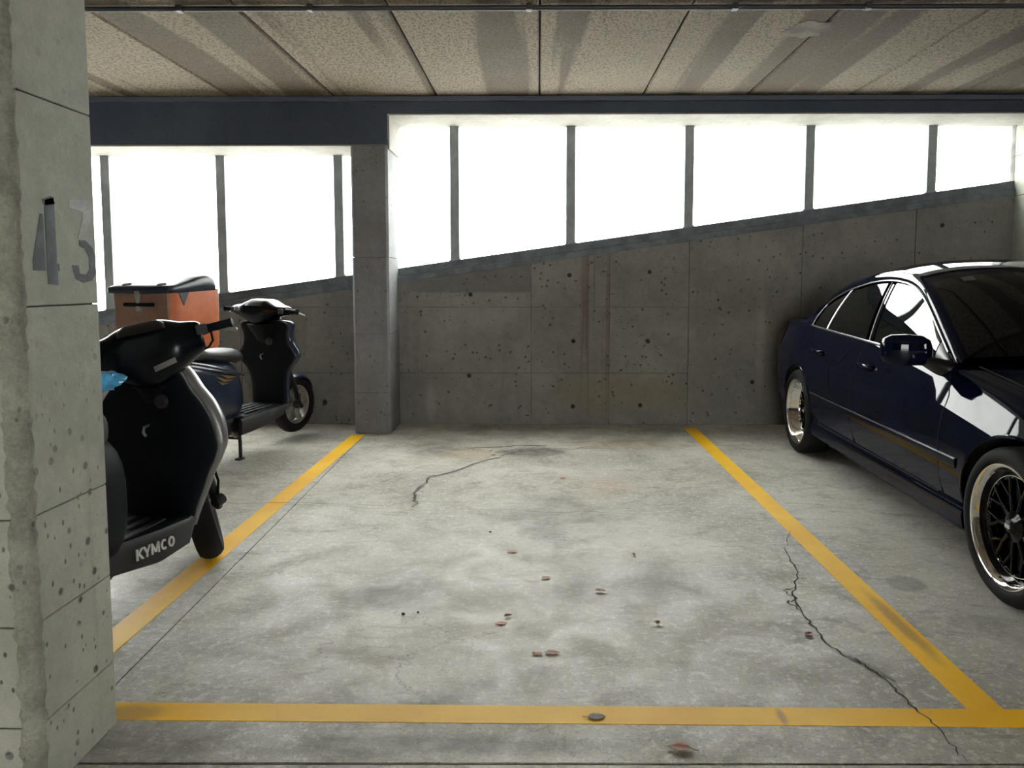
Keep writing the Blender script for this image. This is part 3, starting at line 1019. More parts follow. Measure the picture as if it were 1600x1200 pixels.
    # kidney grille half
    MB().prism([(.02, .47), (.15, .48), (.165, .53), (.14, .57), (.03, .575), (.015, .53)], lambda x, z: (s * x, 2.08, z), lambda x, z: (s * x, 2.098, z)).build('grille', M['cartrim'], car, 0, bevel=0.006)
    # bonnet shut line and wiper
    MB().tube([(s * (side_x(y, z_belt(y)) * .90), y, z_belt(y) + (z_deck(y) - z_belt(y)) * (1 - .90 ** 2) ** .62 + .0005) for y in np.linspace(.86, 1.90, 26)], .0032, 6).build('panel_gap', M['well'], car)
MB().tube([(x, .955 - .25 * abs(x / .6) ** 2 - .02, .953 - .01 * abs(x)) for x in np.linspace(-.60, .08, 14)], .007, 6).build('wiper', M['cartrim'], car)
MB().tube([(x, .975 - .25 * abs(x / .6) ** 2 - .02, .955 - .01 * abs(x)) for x in np.linspace(0, .60, 12)], .007, 6).build('wiper', M['cartrim'], car)
MB().box(-.27, .27, 2.075, 2.10, .30, .41).build('number_plate_mount', M['cartrim'], car, 0, bevel=0.005)
MB().box(-.5, .5, 2.055, 2.085, .255, .285).build('lower_grille', M['cartrim'], car, 0, bevel=0.005)
# stickers behind the screen
for t, s_, w, h, mt, nm_ in ((.30, .72, .05, .012, 'greyst', 'sticker'), (.085, .55, .06, .03, 'green', 'sticker')):
    rows = []
    for i in range(9):
        rows.append([])
        for j in range(9):
            rr = 1.0
            a, b = (i / 4 - 1), (j / 4 - 1)
            if mt == 'green':
                q = max(abs(a), abs(b)) / max(1e-6, math.hypot(a, b)) if (a or b) else 1
                a, b = a * q, b * q
            rows[-1].append(top_pt(t + a * h, s_ + b * w) + Vector((0, .001, .0015)))
    MB().loft(rows, False, False).build(nm_, M[mt], car, 60)


# wheels: deep polished lip, black split spokes
def make_wheel(dish, barrel):
    w = MB()
    bar_me = MB().lathe([(.188, .105 - dish), (.200, .105 - dish + .002), (.205, .105 - dish + .010), (.2235, .082), (.228, .084), (.228, -.09), (.195, -.095), (.188, 0)], 64, closed=True).mesh('barrel', barrel, 40)
    ring_me = MB().lathe([(.1965, .105 - dish), (.1985, .105 - dish + .008), (.201, .105 - dish + .008), (.203, .105 - dish + .002)], 64, closed=True).mesh('inner_ring', M['chrome'], 40)
    lip = [(.2225, .082), (.226, .088), (.231, .098), (.240, .106), (.247, .108), (.251, .104), (.251, .096), (.244, .088), (.238, .06), (.2285, .06)]
    lip_me = MB().lathe(lip, 64, closed=True).mesh('wheel', M['chrome'], 40)
    ty = [(.246, .098), (.256, .112), (.272, .117), (.292, .112), (.306, .098), (.314, .080), (.317, .05), (.3175, 0), (.317, -.05), (.314, -.080), (.306, -.098), (.292, -.112), (.27, -.115), (.246, -.10), (.240, 0)]
    ty_me = MB().lathe(ty, 72, closed=True).mesh('tyre', M['tyre'], 40)
    fx = .105 - dish + .006
    disc = MB().lathe([(0, fx - .05), (.184, fx - .055), (.187, fx - .03), (.187, fx - .06), (0, fx - .08)], 48).mesh('wheel_back', M['well'], 30)
    sp = MB()

    def bar(p0, p1, w0, w1, d0, d1):
        """bar in the wheel plane, p = (angle, radius)"""
        a = Vector((0, p0[1] * math.cos(p0[0]), p0[1] * math.sin(p0[0])))
        b = Vector((0, p1[1] * math.cos(p1[0]), p1[1] * math.sin(p1[0])))
        d = (b - a).normalized()
        n = Vector((0, -d.z, d.y))
        rr = []
        for p, ww, dd in ((a, w0, d0), (b, w1, d1)):
            rr.append([p + n * ww + Vector((dd - .022, 0, 0)), p + n * ww * .9 + Vector((dd - .004, 0, 0)), p + n * ww * .4 + Vector((dd, 0, 0)), p - n * ww * .4 + Vector((dd, 0, 0)), p - n * ww * .9 + Vector((dd - .004, 0, 0)), p - n * ww + Vector((dd - .022, 0, 0))])
        sp.loft(rr)

    st = 2 * math.pi / 10
    bar((0, .045), (0, .125), .013, .011, fx + .004, fx - .002)
    bar((0, .118), (st * .27, .194), .009, .008, fx - .003, fx + .004)
    bar((0, .118), (-st * .27, .194), .009, .008, fx - .003, fx + .004)
    sp_me = sp.mesh('spoke', M['spoke'], 40)
    bt_me = MB().lathe([(0, fx + .006), (.0035, fx + .006), (.0045, fx - .004)], 6, (0, .193, 0)).mesh('rim_bolt', M['satin'], 30)
    hub = MB().lathe([(0, fx + .022), (.020, fx + .022), (.030, fx + .016), (.040, fx + .012), (.062, fx + .004), (.066, fx - .02), (0, fx - .03)], 36).mesh('hub', M['spoke'], 40)
    nut = MB().lathe([(.0, fx + .030), (.016, fx + .030), (.024, fx + .027), (.029, fx + .02), (.030, fx + .010)], 6).mesh('centre_nut', M['darkmetal'], 20)
    return dict(bar=bar_me, ring=ring_me, lip=lip_me, tyre=ty_me, back=disc, spoke=sp_me, bolts=bt_me, hub=hub, nut=nut, fx=fx)


def link(me, parent, rot=None, name=None):
    o = bpy.data.objects.new(name or me.name, me)
    COL.objects.link(o)
    o.parent = parent
    if rot:
        o.rotation_euler = rot
    return o


wf, wr = make_wheel(.050, M['spoke']), make_wheel(.09, M['chrome'])  # front barrel blackened: its dark reflection is put into the colour
for s in (-1, 1):
    for yy, wm in ((AX, wf), (-AR, wr)):
        w = link(wm['lip'], car, (0, 0, 0 if s > 0 else math.pi), 'wheel')
        w.location = (s * .752, yy, .3175)
        link(wm['tyre'], w, name='tyre')
        link(wm['back'], w, name='wheel_back')
        link(wm['bar'], w, name='barrel')
        link(wm['ring'], w, name='inner_ring')
        for k in range(10):
            link(wm['spoke'], w, (2 * math.pi * k / 10 + .12, 0, 0), 'spoke')
        for k in range(10):
            link(wm['bolts'], w, (2 * math.pi * (k + .5) / 10 + .12, 0, 0), 'rim_bolt')
        link(wm['hub'], w, name='hub')
        link(wm['nut'], w, name='centre_nut')
        text_mesh('cap_lettering', 'BBS', .020, M['white'], w, Matrix.Translation((wm['fx'] + .0305, 0, 0)) @ Matrix.Rotation(R(90), 4, 'Z') @ Matrix.Rotation(R(90), 4, 'X'), bold=.0006, depth=.0006)
# ------------------------------------------------------------------ scooters (local: +y forward, +x right, origin on the ground between the axles)
def ring_se(cx, cy, cz, ax, n, a, b, p=0.6, twist=0):
    """superellipse ring of half sizes a, b in the plane across axis ax"""
    out = []
    for k in range(n):
        t = 2 * math.pi * k / n
        u = a * math.copysign(abs(math.cos(t)) ** p, math.cos(t))
        v = b * math.copysign(abs(math.sin(t)) ** p, math.sin(t))
        out.append({'x': (cx, cy + u, cz + v), 'y': (cx + u, cy, cz + v), 'z': (cx + u, cy + v, cz)}[ax])
    return out


def loft_y(st, p=.6, n=24):
    """st rows: y, half width, z low, z high"""
    return MB().loft([ring_se(0, y, (z0 + z1) / 2, 'y', n, w, (z1 - z0) / 2, p) for y, w, z0, z1 in st])


def loft_z(st, p=.6, n=28):
    """st rows: z, half width, y rear, y front"""
    return MB().loft([ring_se(0, (y0 + y1) / 2, z, 'z', n, w, (y1 - y0) / 2, p) for z, w, y0, y1 in st])


def dense(st, m=4):
    """smooth a station table along its first column"""
    st = sorted(st)
    xs_ = [q[0] for q in st]
    fs_ = [pchip(xs_, [q[i] for q in st]) for i in range(1, len(st[0]))]
    out = []
    for a, b in zip(xs_[:-1], xs_[1:]):
        out += [(a + (b - a) * k / m,) for k in range(m)]
    out.append((xs_[-1],))
    return [(x[0], *(f(x[0]) for f in fs_)) for x in out]


def lettering(parent, M4, h=.042):
    """KYMCO in heavy strokes, centred, on the local x-y plane"""
    mb = MB()
    t = .19

    def bar(x0, y0, x1, y1, w=t):
        d = Vector((x1 - x0, y1 - y0)).normalized() * w / 2
        # stroke ends stay level with the top and base lines on upright and slanted strokes
        if abs(y1 - y0) > .05:
            hx = w / 2 / max(.5, abs(d.y) / (w / 2))
            q = [(x0 - hx, y0), (x0 + hx, y0), (x1 + hx, y1), (x1 - hx, y1)]
        else:
            q = [(x0, y0 - w / 2), (x1, y1 - w / 2), (x1, y1 + w / 2), (x0, y0 + w / 2)]
        mb.prism(q, lambda x, y: (x * h, y * h, -.004), lambda x, y: (x * h, y * h, .0015))

    def arc(cx, a0, a1, rx=.36, n=20):
        for k in range(n):
            p, q = R(a0 + (a1 - a0) * k / n), R(a0 + (a1 - a0) * (k + 1) / n)
            ring = [(cx + r_ * math.cos(u), .5 + s_ * math.sin(u)) for u, r_, s_ in ((p, rx, .5), (q, rx, .5), (q, rx - t, .5 - t), (p, rx - t, .5 - t))]
            mb.prism(ring, lambda x, y: (x * h, y * h, -.004), lambda x, y: (x * h, y * h, .0015))

    bar(.10, 0, .10, 1)
    bar(.22, .48, .62, 1)
    bar(.30, .52, .66, 0)
    bar(1.12, 0, 1.12, .5)
    bar(1.10, .42, .82, 1)
    bar(1.14, .42, 1.42, 1)
    bar(1.66, 0, 1.66, 1)
    bar(2.36, 0, 2.36, 1)
    bar(2.01, .12, 1.68, 1, .17)
    bar(2.01, .12, 2.34, 1, .17)
    arc(2.98, 45, 315)
    arc(3.80, 0, 360)
    mb.xf(Matrix.Translation((-2.08 * h * 1.12, -.5 * h, 0)) @ Matrix.Diagonal((1.12, 1, 1, 1))).xf(M4)
    return mb.build('brand_lettering', M['white'], parent, 0)


def scooter(name, label, loc, rot, steer, P):
    root = tag(empty(name, loc, rot), label, 'scooter', None)
    rake = R(26)
    S = Vector((0, .27, .98))
    axis = Vector((0, -math.sin(rake), math.cos(rake)))
    ST = Matrix.Translation(S) @ Matrix.Rotation(steer, 4, axis) @ Matrix.Translation(-S)
    FY, RY, WR = .645, -.62, .236

    def wheel(nm, y, T, tw, rimmat):
        C = Matrix.Translation((0, y, WR))
        w = MB().lathe([(.150, .030), (.158, .036), (.163, .036), (.163, .028), (.156, .012), (.156, -.012), (.163, -.028), (.163, -.036), (.158, -.036), (.150, -.030), (.146, 0)], 40, closed=True).xf(T @ C).build(nm, rimmat, root)
        k = tw
        MB().lathe([(.160, .034), (.172, k * .86), (.192, k), (.212, k * .92), (.227, k * .62), (.2345, k * .25), (.2355, 0), (.2345, -k * .25), (.227, -k * .62), (.212, -k * .92), (.192, -k), (.172, -k * .86), (.160, -.034), (.156, 0)], 48, closed=True).xf(T @ C).build('tyre', M['tyre'], w)
        for q in range(6):
            a = 2 * math.pi * q / 6
            d = Vector((0, math.cos(a), math.sin(a)))
            n = Vector((0, -math.sin(a), math.cos(a)))
            rr = []
            for r_, ww, dx in ((.03, .016, .020), (.09, .012, .016), (.152, .018, .018)):
                c = d * r_
                rr.append([c + n * ww + Vector((dx, 0, 0)), c - n * ww + Vector((dx, 0, 0)), c - n * ww - Vector((dx, 0, 0)), c + n * ww - Vector((dx, 0, 0))])
            MB().loft(rr).xf(T @ C).build('spoke', rimmat, w)
        MB().lathe([(0, .055), (.022, .055), (.034, .04), (.034, -.04), (.022, -.055), (0, -.055)], 20).xf(T @ C).build('hub', M['darkmetal'], w)
        return w

    fw = wheel('front_wheel', FY, ST, .056, P['rim'])
    MB().lathe([(.05, -.052), (.095, -.052), (.095, -.048), (.05, -.048)], 32, closed=True).xf(ST @ Matrix.Translation((0, FY, WR))).build('brake_disc', M['worn_metal'], fw)
    wheel('rear_wheel', RY, Matrix(), .058, P['rim'])
    # fork, calliper, front mudguard
    for sx in (-1, 1):
        top = S + Vector((0, .155, -.36))
        MB().tube([(sx * .062, top.y, top.z + .05), (sx * .075, FY - .10, WR + .20), (sx * .078, FY - .035, WR + .02), (sx * .078, FY, WR - .015)], [.016, .020, .022, .018], 12).xf(ST).build('fork_leg', M['darkmetal'], root)
        MB().box(sx * .086 - .006, sx * .086 + .006, FY - .055, FY - .03, WR + .05, WR + .10).xf(ST).build('reflector', M['red'] if P['reflector'] else M['darkmetal'], root, 0, bevel=.003)
    cal = MB().tube([(.070, FY - .09, WR + .02), (.105, FY - .06, WR + .03)], .026, 10)
    cal.xf(ST).build('brake_calliper', M['darkmetal'], root)
    MB().tube([(.085, FY - .05, WR + .03), (.11, FY - .10, WR + .12), (.105, FY - .20, WR + .26), (.07, FY - .28, WR + .36)], .006, 8).xf(ST).build('brake_hose', M['blackplastic'], root)
    rows = []
    for i in range(19):
        a = R(25 + 140 * i / 18)
        wd = .072 * (1 - .45 * abs(i / 9 - 1) ** 2.2)
        row = []
        for j in range(9):
            b = -1 + 2 * j / 8
            rr = .262 - .035 * abs(b) ** 2.5
            row.append((wd * b, FY + rr * math.cos(a), WR + rr * math.sin(a)))
        rows.append(row)
    o = MB().loft(rows, False, False).xf(ST).build('front_mudguard', P['fender'], root, 50)
    o.modifiers.new('thick', 'SOLIDIFY').thickness = .005

    # handlebar with its cover, grips, levers, dashboard
    hs = P['bars']
    hs = dense([(-q[0], *q[1:]) for q in hs[1:]] + hs, 3)
    hb = MB().loft([ring_se(x, (y0 + y1) / 2, (z0 + z1) / 2, 'x', 24, (y1 - y0) / 2, (z1 - z0) / 2, .7) for x, y0, y1, z0, z1 in hs]).xf(ST).build('handlebar_cover', M['blackgloss'], root, 50)
    MB().loft([ring_se(0, .185 + .035 * k, 1.078 + .040 * k, 'z', 24, .090 * q, .040 * q, .8) for k, q in ((0, 1.0), (.6, .95), (1.0, .7))]).xf(ST).build('instrument_panel', M['greyplastic'], hb, 50)
    MB().loft([ring_se(0, y, 1.02, 'y', 24, w, .045 * w / .11, .7) for y, w in ((.37, .12), (.405, .11), (.415, .06))]).xf(ST).build('headlamp', M['lamp'], hb, 50)
    MB().loft([ring_se(0, .27 + dy, z, 'z', 20, w, d, .7) for z, w, d, dy in ((.78, .055, .05, .05), (.84, .075, .07, .03), (.90, .10, .09, .01), (.93, .11, .10, 0))]).xf(ST).build('steering_neck', M['blackplastic'], root, 50)
    for sx in (-1, 1):
        MB().tube([(sx * .20, .264, 1.036), (sx * .23, .262, 1.037), (sx * .25, .26, 1.038), (sx * .325, .245, 1.040), (sx * .336, .244, 1.040), (sx * .340, .243, 1.04)], [.024, .022, .0175, .0175, .021, .012], 14).xf(ST).build('handle_grip', M['blackplastic'], hb)
        lv = MB().tube([(sx * .205, .335, 1.035), (sx * .25, .345, 1.032), (sx * .30, .330, 1.020), (sx * .342, .318, 1.008)], [.010, .008, .007, .0065], 8)
        lv.lathe([(0, -.010), (.008, -.006), (.010, 0), (.008, .006), (0, .010)], 10, (sx * .345, .317, 1.007))
        lv.xf(ST).build('brake_lever', M['worn_metal'], hb)
        MB().box(sx * .215 - .022, sx * .215 + .022, .19, .215, 1.02, 1.06).xf(ST).build('switch_block', M['greyplastic'], hb, 0, bevel=.005)
    if P['label']:
        MB().prism([(.010, .972), (.095, .990), (.093, 1.012), (.008, .994)], lambda x, z: (x, .159, z - .055), lambda x, z: (x, .150, z - .055)).xf(ST).build('faded_label', M['label'], hb, 0, bevel=.001)
        MB().tube([(.235, .25, 1.05), (.248, .235, 1.03), (.246, .24, .985), (.225, .26, .962), (.16, .25, .945), (.10, .25, .93)], .005, 8).xf(ST).build('throttle_cable', M['blackplastic'], hb)

    # leg shield: black inner panel, fairing in front of it
    sh = dense(P['shield'], 4)
    inner = loft_z([(z, w, y0, y0 + .05) for z, w, y0, y1 in sh], .55).build('inner_leg_shield', M['blackplastic'], root, 50)
    loft_z([(z, w * 1.0 + .009, y0 + .035, y1) for z, w, y0, y1 in sh], .75).build('front_fairing', P['fairing'], root, 50)
    MB().lathe([(0, -.016), (.010, -.016), (.012, -.012), (.020, -.012), (.024, -.004), (.030, 0), (.030, .01)], 24).xf(Matrix.Translation((.055, P['lock_y'], .80)) @ Matrix.Rotation(R(90), 4, 'Z')).build('ignition_lock', M['greyplastic'], inner)
    MB().tube([(0, P['lock_y'], .70), (0, P['lock_y'] - .03, .695), (0, P['lock_y'] - .035, .675), (0, P['lock_y'] - .02, .66)], .006, 8).build('bag_hook', M['worn_metal'], inner)

    # floor, skirts, underside
    dk = P['deck']
    fl = MB().loft([ring_se(0, y, z1 - .010, 'y', 20, x - .012, .016, .35) for y, x, z0, z1 in dk]).build('footboard', M['blackplastic'], root, 50)
    for k in range(4):
        MB().box(-.10 + k * .06, -.075 + k * .06, -.12, .20, dk[2][3] + .004, dk[2][3] + .012).build('grip_strip', M['greyplastic'], fl, 0, bevel=.002)
    for sx in (-1, 1):
        MB().loft([[(sx * (x - .03), y, z0), (sx * (x - .008), y, z0 + .012), (sx * x, y, z1 - .02), (sx * (x - .012), y, z1), (sx * (x - .03), y, z1)] for y, x, z0, z1 in dk]).build('side_skirt', M['greyplastic'], root, 40)
    if P.get('text'):
        lettering(root, Matrix.Translation((.1592, .048, .270)) @ Matrix.Rotation(R(-9.5), 4, 'Z') @ Matrix.Rotation(R(90), 4, 'Z') @ Matrix.Rotation(R(90), 4, 'X') @ Matrix.Rotation(R(-1), 4, 'Z') @ Matrix.Rotation(R(-5), 4, 'X'))

    # body under the seat
    bd = dense(P.get('bd') or [(-.16, .105, .29, .60), (-.24, .145, .27, .70), (-.42, .170, .29, .735), (-.62, .172, .40, .765), (-.82, .150, .52, .79), (-.96, .09, .62, .80), (-1.0, .05, .68, .785)], 4)
    loft_y(bd, .65).build('under_seat_body', P['body'], root, 50)
    st_ = dense([(-.10, .06, .69, .735), (-.13, .10, .68, .765), (-.22, .135, .69, .795), (-.38, .150, .715, .80), (-.52, .150, .735, .815), (-.70, .135, .755, .84), (-.80, .09, .775, .83)], 4)
    loft_y([(q[0], q[1], q[2], q[3] + P['seat_up']) for q in st_], .75).build('seat', M['seat'], root, 50)
    for sx in (-1, 1):
        MB().tube([(sx * .168, -.22, .60), (sx * .186, -.40, .66), (sx * .182, -.62, .72), (sx * .150, -.84, .775)], [.006, .012, .012, .006], 8).build('trim_moulding', P['body'], root)
        MB().tube([(sx * .12, -.58, .79), (sx * .15, -.78, .83), (sx * .10, -.98, .85), (0, -1.02, .855)], .012, 10).build('grab_rail', M['darkmetal'], root)
    MB().loft([ring_se(0, y, .725, 'y', 18, w, .035, .6) for y, w in ((-.955, .085), (-1.0, .08), (-1.02, .05))]).build('tail_lamp', M['red'], root, 50)
    MB().loft([[(x * w, y, z) for x in (-1, -.6, .6, 1)] + [(x * w, y - .006, z - .004) for x in (1, .6, -.6, -1)] for y, z, w in ((-.80, .55, .09), (-.93, .47, .085), (-1.02, .34, .075))]).build('rear_mudguard', M['blackplastic'], root, 40)
    # engine, transmission cover on the left, silencer on the right, shock absorber
    MB().loft([ring_se(-.115, y, z, 'y', 20, .045, h, .6) for y, z, h in ((-.16, .235, .07), (-.30, .23, .085), (-.48, .235, .08), (-.62, .236, .085), (-.70, .236, .05))]).build('transmission_cover', M['darkmetal'], root, 50)
    MB().loft([ring_se(.02, y, .245, 'y', 20, .085, h, .6) for y, h in ((-.12, .05), (-.2, .075), (-.36, .085), (-.44, .06))]).build('engine_block', M['darkmetal'], root, 50)
    sl = MB().tube([(.125, -.36, .215), (.150, -.42, .235), (.155, -.50, .26), (.160, -.88, .345), (.160, -.90, .35)], [.022, .045, .055, .055, .03], 18).build('silencer', M['blackplastic'], root)
    MB().tube([(.05, -.20, .17), (.10, -.24, .16), (.125, -.36, .215)], .016, 10).build('exhaust_pipe', M['worn_metal'], sl)
    MB().tube([(-.10, -.66, .26), (-.10, -.62, .52)], .024, 12).build('shock_absorber', M['darkmetal'], root)
    if P['stand'] == 'centre':
        for sx in (-1, 1):
            MB().tube([(sx * .07, -.20, .19), (sx * .10, -.21, .185), (sx * .125, -.235, .12), (sx * .150, -.27, P['foot_z'] + .01)], .013, 10).build('stand_leg', M['darkmetal'], root)
            MB().box(sx * .152 - .022, sx * .152 + .022, -.31, -.25, P['foot_z'] - .002, P['foot_z'] + .013).build('stand_foot', M['darkmetal'], root, 0, bevel=.004)
        MB().tube([(-.115, -.225, .14), (.115, -.225, .14)], .010, 8).build('stand_brace', M['darkmetal'], root)
    else:
        MB().tube([(-.13, -.12, .20), (-.20, -.15, .08), (-.235, -.17, P['foot_z'] + .01)], .012, 10).build('side_stand', M['darkmetal'], root)
    return root


# near black scooter: leans a little, bars locked over to its left
BARS_A = [(0.0, .155, .405, .845, 1.118), (.05, .155, .405, .855, 1.120), (.10, .160, .395, .885, 1.108), (.14, .175, .375, .910, 1.092), (.175, .19, .345, .932, 1.084), (.200, .205, .325, .945, 1.078), (.214, .22, .31, .965, 1.068)]
BARS_B = [(0.0, .155, .405, .915, 1.125), (.06, .155, .405, .935, 1.125), (.11, .160, .395, .965, 1.105), (.16, .175, .375, .99, 1.085), (.205, .19, .345, 1.0, 1.078), (.232, .205, .325, 1.01, 1.072), (.243, .22, .31, 1.02, 1.06)]
A_sh = [(.27, .150, .285, .345), (.34, .165, .29, .375), (.42, .195, .29, .385), (.50, .225, .285, .39), (.57, .258, .28, .40), (.62, .270, .275, .42), (.66, .265, .272, .43), (.72, .250, .268, .44), (.79, .215, .262, .435), (.85, .170, .255, .42), (.91, .135, .25, .40), (.95, .095, .25, .38), (.97, .05, .25, .35)]
PA = dict(rim=M['darkmetal'], fender=M['blackgloss'], reflector=False, label=True, shield=A_sh, fairing=M['silver'], lock_y=.255, bars=BARS_A, seat_up=.07, bd=[(-.06, .12, .30, .62), (-.14, .165, .27, .74), (-.24, .18, .27, .76), (-.42, .185, .29, .78), (-.62, .18, .40, .80), (-.82, .150, .52, .82), (-.96, .09, .62, .83), (-1.0, .05, .68, .80)], deck=[(.33, .16, .262, .318), (.26, .178, .205, .320), (.1, .160, .188, .324), (-.1, .125, .212, .332), (-.26, .10, .22, .335)], body=M['blackplastic'], stand='side', foot_z=0.0, text='KYMCO')
scA = scooter('motor_scooter', 'black motor scooter behind the numbered pillar with white lettering on its skirt', (-1.638, 2.806, 0.004), (0, R(1.5), R(-6)), R(34), PA)
# a grey highlight panel on the neck of the near scooter
B_sh = [(.29, .150, .285, .345), (.36, .150, .29, .375), (.44, .150, .29, .385), (.52, .158, .285, .39), (.58, .18, .28, .40), (.635, .225, .275, .41), (.68, .250, .275, .42), (.72, .238, .272, .43), (.78, .200, .268, .44), (.85, .190, .262, .435), (.925, .208, .255, .42), (.95, .18, .25, .40), (.96, .08, .25, .36)]
PB = dict(rim=M['worn_metal'], fender=M['bluebody'], reflector=True, label=False, shield=B_sh, fairing=M['bluebody'], lock_y=.255, bars=BARS_B, seat_up=0, deck=[(.33, .16, .262, .300), (.24, .176, .215, .302), (.1, .176, .190, .298), (-.1, .174, .172, .292), (-.26, .17, .165, .288)], body=M['bluebody'], stand='centre', foot_z=0.0)
PSI = 15
hB = (math.sin(R(PSI)), math.cos(R(PSI)))
FB = (-2.045, 6.28)
scB = scooter('motor_scooter', 'dark blue motor scooter with an orange delivery box parked by the wall', (FB[0] - .645 * hB[0], FB[1] - .645 * hB[1], 0.03), (R(1.2), 0, R(-PSI)), R(-4), PB)

# delivery box on the blue scooter
bx_ = MB().loft([ring_se(0, -.72, z, 'z', 32, .225 * k, .245 * k, .28) for z, k in ((.835, .93), (.85, .97), (1.10, 1.0), (1.225, 1.0))]).build('delivery_box', M['orange'], scB, 40)
MB().prism([(-.195, .88), (.195, .88), (.200, 1.222), (-.200, 1.222)], lambda x, z: (x, -.9685, z), lambda x, z: (x, -.95, z)).build('shaded_back', M['boxback'], bx_, 0, bevel=.003)
LID = [(-.990, .218, 1.212, 1.232), (-.982, .232, 1.208, 1.250), (-.90, .238, 1.206, 1.268), (-.78, .238, 1.206, 1.295), (-.68, .236, 1.206, 1.318), (-.62, .234, 1.206, 1.322), (-.575, .230, 1.206, 1.305), (-.545, .222, 1.208, 1.268), (-.535, .20, 1.212, 1.235)]
MB().loft([ring_se(0, y, (z0 + z1) / 2, 'y', 28, w, (z1 - z0) / 2, .3) for y, w, z0, z1 in dense(LID, 3)]).build('lid', M['lid'], bx_, 50)
for sx in (-1, 1):
    MB().lathe([(0, .002), (.020, .002), (.028, .004), (.028, -.01)], 16).xf(Matrix.Translation((sx * .13, -.93, 1.2625)) @ Matrix.Rotation(R(12), 4, 'X') @ Matrix.Rotation(R(-90), 4, 'Y')).build('lid_recess', M['well'], bx_)
MB().tube([(-.12, -.965, 1.14), (-.10, -.986, 1.14), (.08, -.986, 1.14), (.10, -.965, 1.14)], .012, 8).build('handle', M['blackplastic'], bx_)
MB().prism([(-.025, 1.225), (.015, 1.225), (.006, 1.15), (.015, 1.10), (-.02, 1.10), (-.012, 1.15)], lambda x, z: (x, -.992, z), lambda x, z: (x, -.972, z)).build('latch_strap', M['label'], bx_, 0, bevel=.002)
MB().prism([(-.895, 1.215), (-.805, 1.215), (-.855, 1.130)], lambda y, z: (.222, y, z), lambda y, z: (.2268, y, z)).build('triangle_sticker', M['lid'], bx_, 0)
MB().box(-.13, .13, -.93, -.58, .815, .838).build('luggage_rack', M['darkmetal'], scB, 0, bevel=.006)
# gold swoosh on the blue side panel
for pts in ([(-.30, .60), (-.36, .615), (-.47, .640), (-.40, .602)], [(-.33, .585), (-.42, .60), (-.52, .632), (-.44, .582)], [(-.38, .570), (-.44, .575), (-.50, .598), (-.46, .565)]):
    MB().prism(pts, lambda y, z: (.168, y, z), lambda y, z: (.1735, y, z)).build('gold_decal', M['gold'], scB, 0)

# blue plastic bag lying on the near seat
random.seed(11)
bm = bmesh.new()
bmesh.ops.create_icosphere(bm, subdivisions=4, radius=1)
from mathutils import noise as mnoise
for v in bm.verts:
    n = v.co.normalized()
    d = 1 + .28 * mnoise.noise(n * 2.2) + .16 * abs(mnoise.noise(n * 5.3)) + .05 * mnoise.noise(n * 12)
    v.co = Vector((n.x * .075 * d, n.y * .07 * d, n.z * .035 * d))
me = bpy.data.meshes.new('plastic_bag')
bm.to_mesh(me)
bm.free()
me.materials.append(M['bluebag'])
for p in me.polygons:
    p.use_smooth = True
me.set_sharp_from_angle(angle=R(28))
bag = bpy.data.objects.new('plastic_bag', me)
COL.objects.link(bag)
bag.location = (-1.578, 2.70, .930)
tag(bag, 'crumpled bright blue plastic bag on the near scooter seat', 'bag')
# ------------------------------------------------------------------ fallen leaves
def leaf(loc, rz, L, W, curl, col, label, stem=True, seed=0):
    rg = random.Random(seed)
    curl *= .6
    rows = []
    n = 9
    for i in range(n):
        t = i / (n - 1)
        w = W * (math.sin(math.pi * min(1, t * 1.02)) ** .75) * (1.15 - .45 * t) * rg.uniform(.88, 1.08) + .0004
        row = []
        for j in range(5):
            b = -1 + j / 2
            z = .003 + curl * (abs(b) ** 1.5) * w / W + curl * .6 * (2 * t - 1) ** 2 + rg.uniform(-.0008, .0008) * (1 + 30 * curl)
            row.append(((t - .5) * L, b * w * (1 - 12 * curl * abs(b) * .4), max(.0026, z)))
        rows.append(row)
    o = MB().loft(rows, False, False).build('fallen_leaf', col, None, 60)
    o.modifiers.new('thick', 'SOLIDIFY').thickness = .0006
    o.location = (*loc, 0)
    o.rotation_euler = (0, 0, R(rz))
    if stem:
        MB().tube([(-L * .5, 0, .006), (-L * .62, .002, .004), (-L * .78, .004, .005)], .0009, 6).build('leaf_stalk', M['stalk'], o)
    tag(o, label, 'leaf', 'fallen leaves on the garage floor')
    return o


M['stalk'] = simple('leaf_stalk', (0.10, 0.05, 0.03), 0.7)
brown = simple('brown_leaf', (0.36, 0.19, 0.12), 0.6, vary=0.35)
tan = simple('tan_leaf', (0.46, 0.29, 0.20), 0.6, vary=0.3)
pale = simple('pale_curled_leaf', (0.58, 0.45, 0.35), 0.6, vary=0.3)
greyl = simple('grey_brown_leaf', (0.22, 0.18, 0.145), 0.65, vary=0.3)
rust = simple('rust_leaf', (0.55, 0.30, 0.18), 0.6, vary=0.3)
leaf((.032, 3.224), 20, .040, .016, .006, tan, 'small tan leaf alone in the middle of the bay above the curled one', False, 1)
leaf((.257, 3.082), -10, .045, .017, .013, pale, 'pale curled leaf casting a shadow right of the bay centre', False, 2)
leaf((.449, 2.780), 55, .030, .018, .016, pale, 'folded upright pale leaf nearest the crack side of the bay', False, 3)
leaf((-.117, 2.840), 30, .036, .013, .010, brown, 'crumpled brown leaf, the upper one of the pair left of centre', False, 4)
leaf((-.141, 2.779), 8, .046, .014, .003, rust, 'flat rusty leaf, the lower one of the pair left of centre', False, 5)
leaf((-.006, 2.546), 170, .036, .014, .003, tan, 'smaller left leaf of the touching pair above the front yellow line', False, 6)
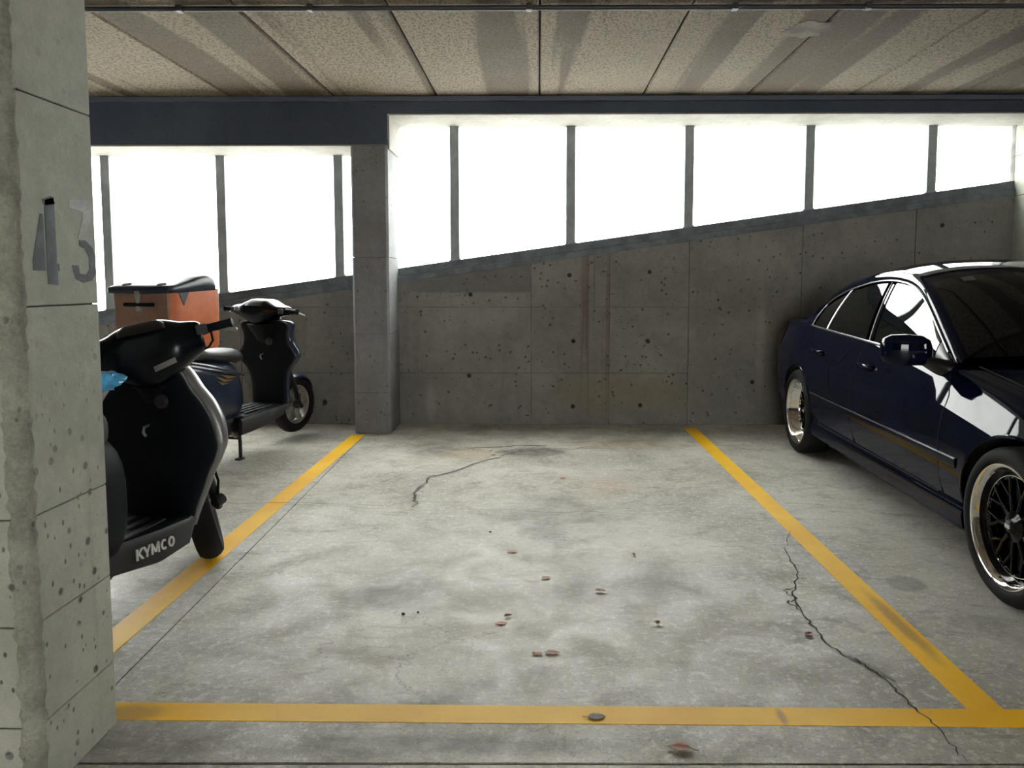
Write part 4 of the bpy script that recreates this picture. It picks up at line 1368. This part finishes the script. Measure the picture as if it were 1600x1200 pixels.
leaf((.047, 2.551), 0, .054, .018, .004, brown, 'larger right leaf of the touching pair above the front yellow line', False, 7)
leaf((.986, 2.696), 40, .042, .016, .011, brown, 'brown crumpled leaf beside the long crack on the right', False, 8)
leaf((.172, 2.160), 5, .054, .019, .003, greyl, 'grey brown leaf with a stalk lying on the front yellow line', True, 9)
leaf((.389, 2.009), 172, .066, .022, .011, brown, 'large brown leaf with a stalk below the front yellow line', True, 10)
leaf((-.127, 3.547), 10, .046, .014, .004, rust, 'rusty broken leaf highest up in the middle of the bay', False, 11)
leaf((.451, 3.510), 70, .022, .011, .012, pale, 'tiny folded leaf on the dark stain right of centre', False, 12)
leaf((.162, 4.943), 5, .05, .016, .003, rust, 'thin orange leaf scrap far back near the dark crack', False, 13)

# crumbs of grit and concrete
gm = simple('dark_grit', (0.035, 0.03, 0.026), 0.9)
wm_ = simple('pale_chip', (0.66, 0.65, 0.62), 0.8)


def chip(loc, r, mat, label, seed):
    bm = bmesh.new()
    bmesh.ops.create_icosphere(bm, subdivisions=1, radius=1)
    rg = random.Random(seed)
    for v in bm.verts:
        v.co = Vector((v.co.x * r * rg.uniform(.7, 1.3), v.co.y * r * rg.uniform(.6, 1.1), max(-.55, v.co.z) * r * .7))
    zmin = min(v.co.z for v in bm.verts)
    for v in bm.verts:
        v.co.z -= zmin
    me = bpy.data.meshes.new('concrete_chip')
    bm.to_mesh(me)
    bm.free()
    me.materials.append(mat)
    o = bpy.data.objects.new('concrete_chip', me)
    COL.objects.link(o)
    o.location = (*loc, 0)
    tag(o, label, 'chip', 'crumbs on the garage floor')


chip((-.525, 2.858), .008, gm, 'dark crumb on the left stain, the largest of two', 1)
chip((-.47, 2.875), .005, gm, 'smaller dark crumb just right of the left stain crumb', 2)
chip((-.25, 3.837), .007, gm, 'single dark crumb in the upper middle of the bay', 3)
chip((-.34, 5.60), .020, wm_, 'white chip lying in the dark crack at the back', 4)
chip((-.30, 5.52), .016, wm_, 'white chip at the lower edge of the back crack stain', 5)
chip((-.37, 5.75), .012, wm_, 'small white chip just above the back crack stain', 6)
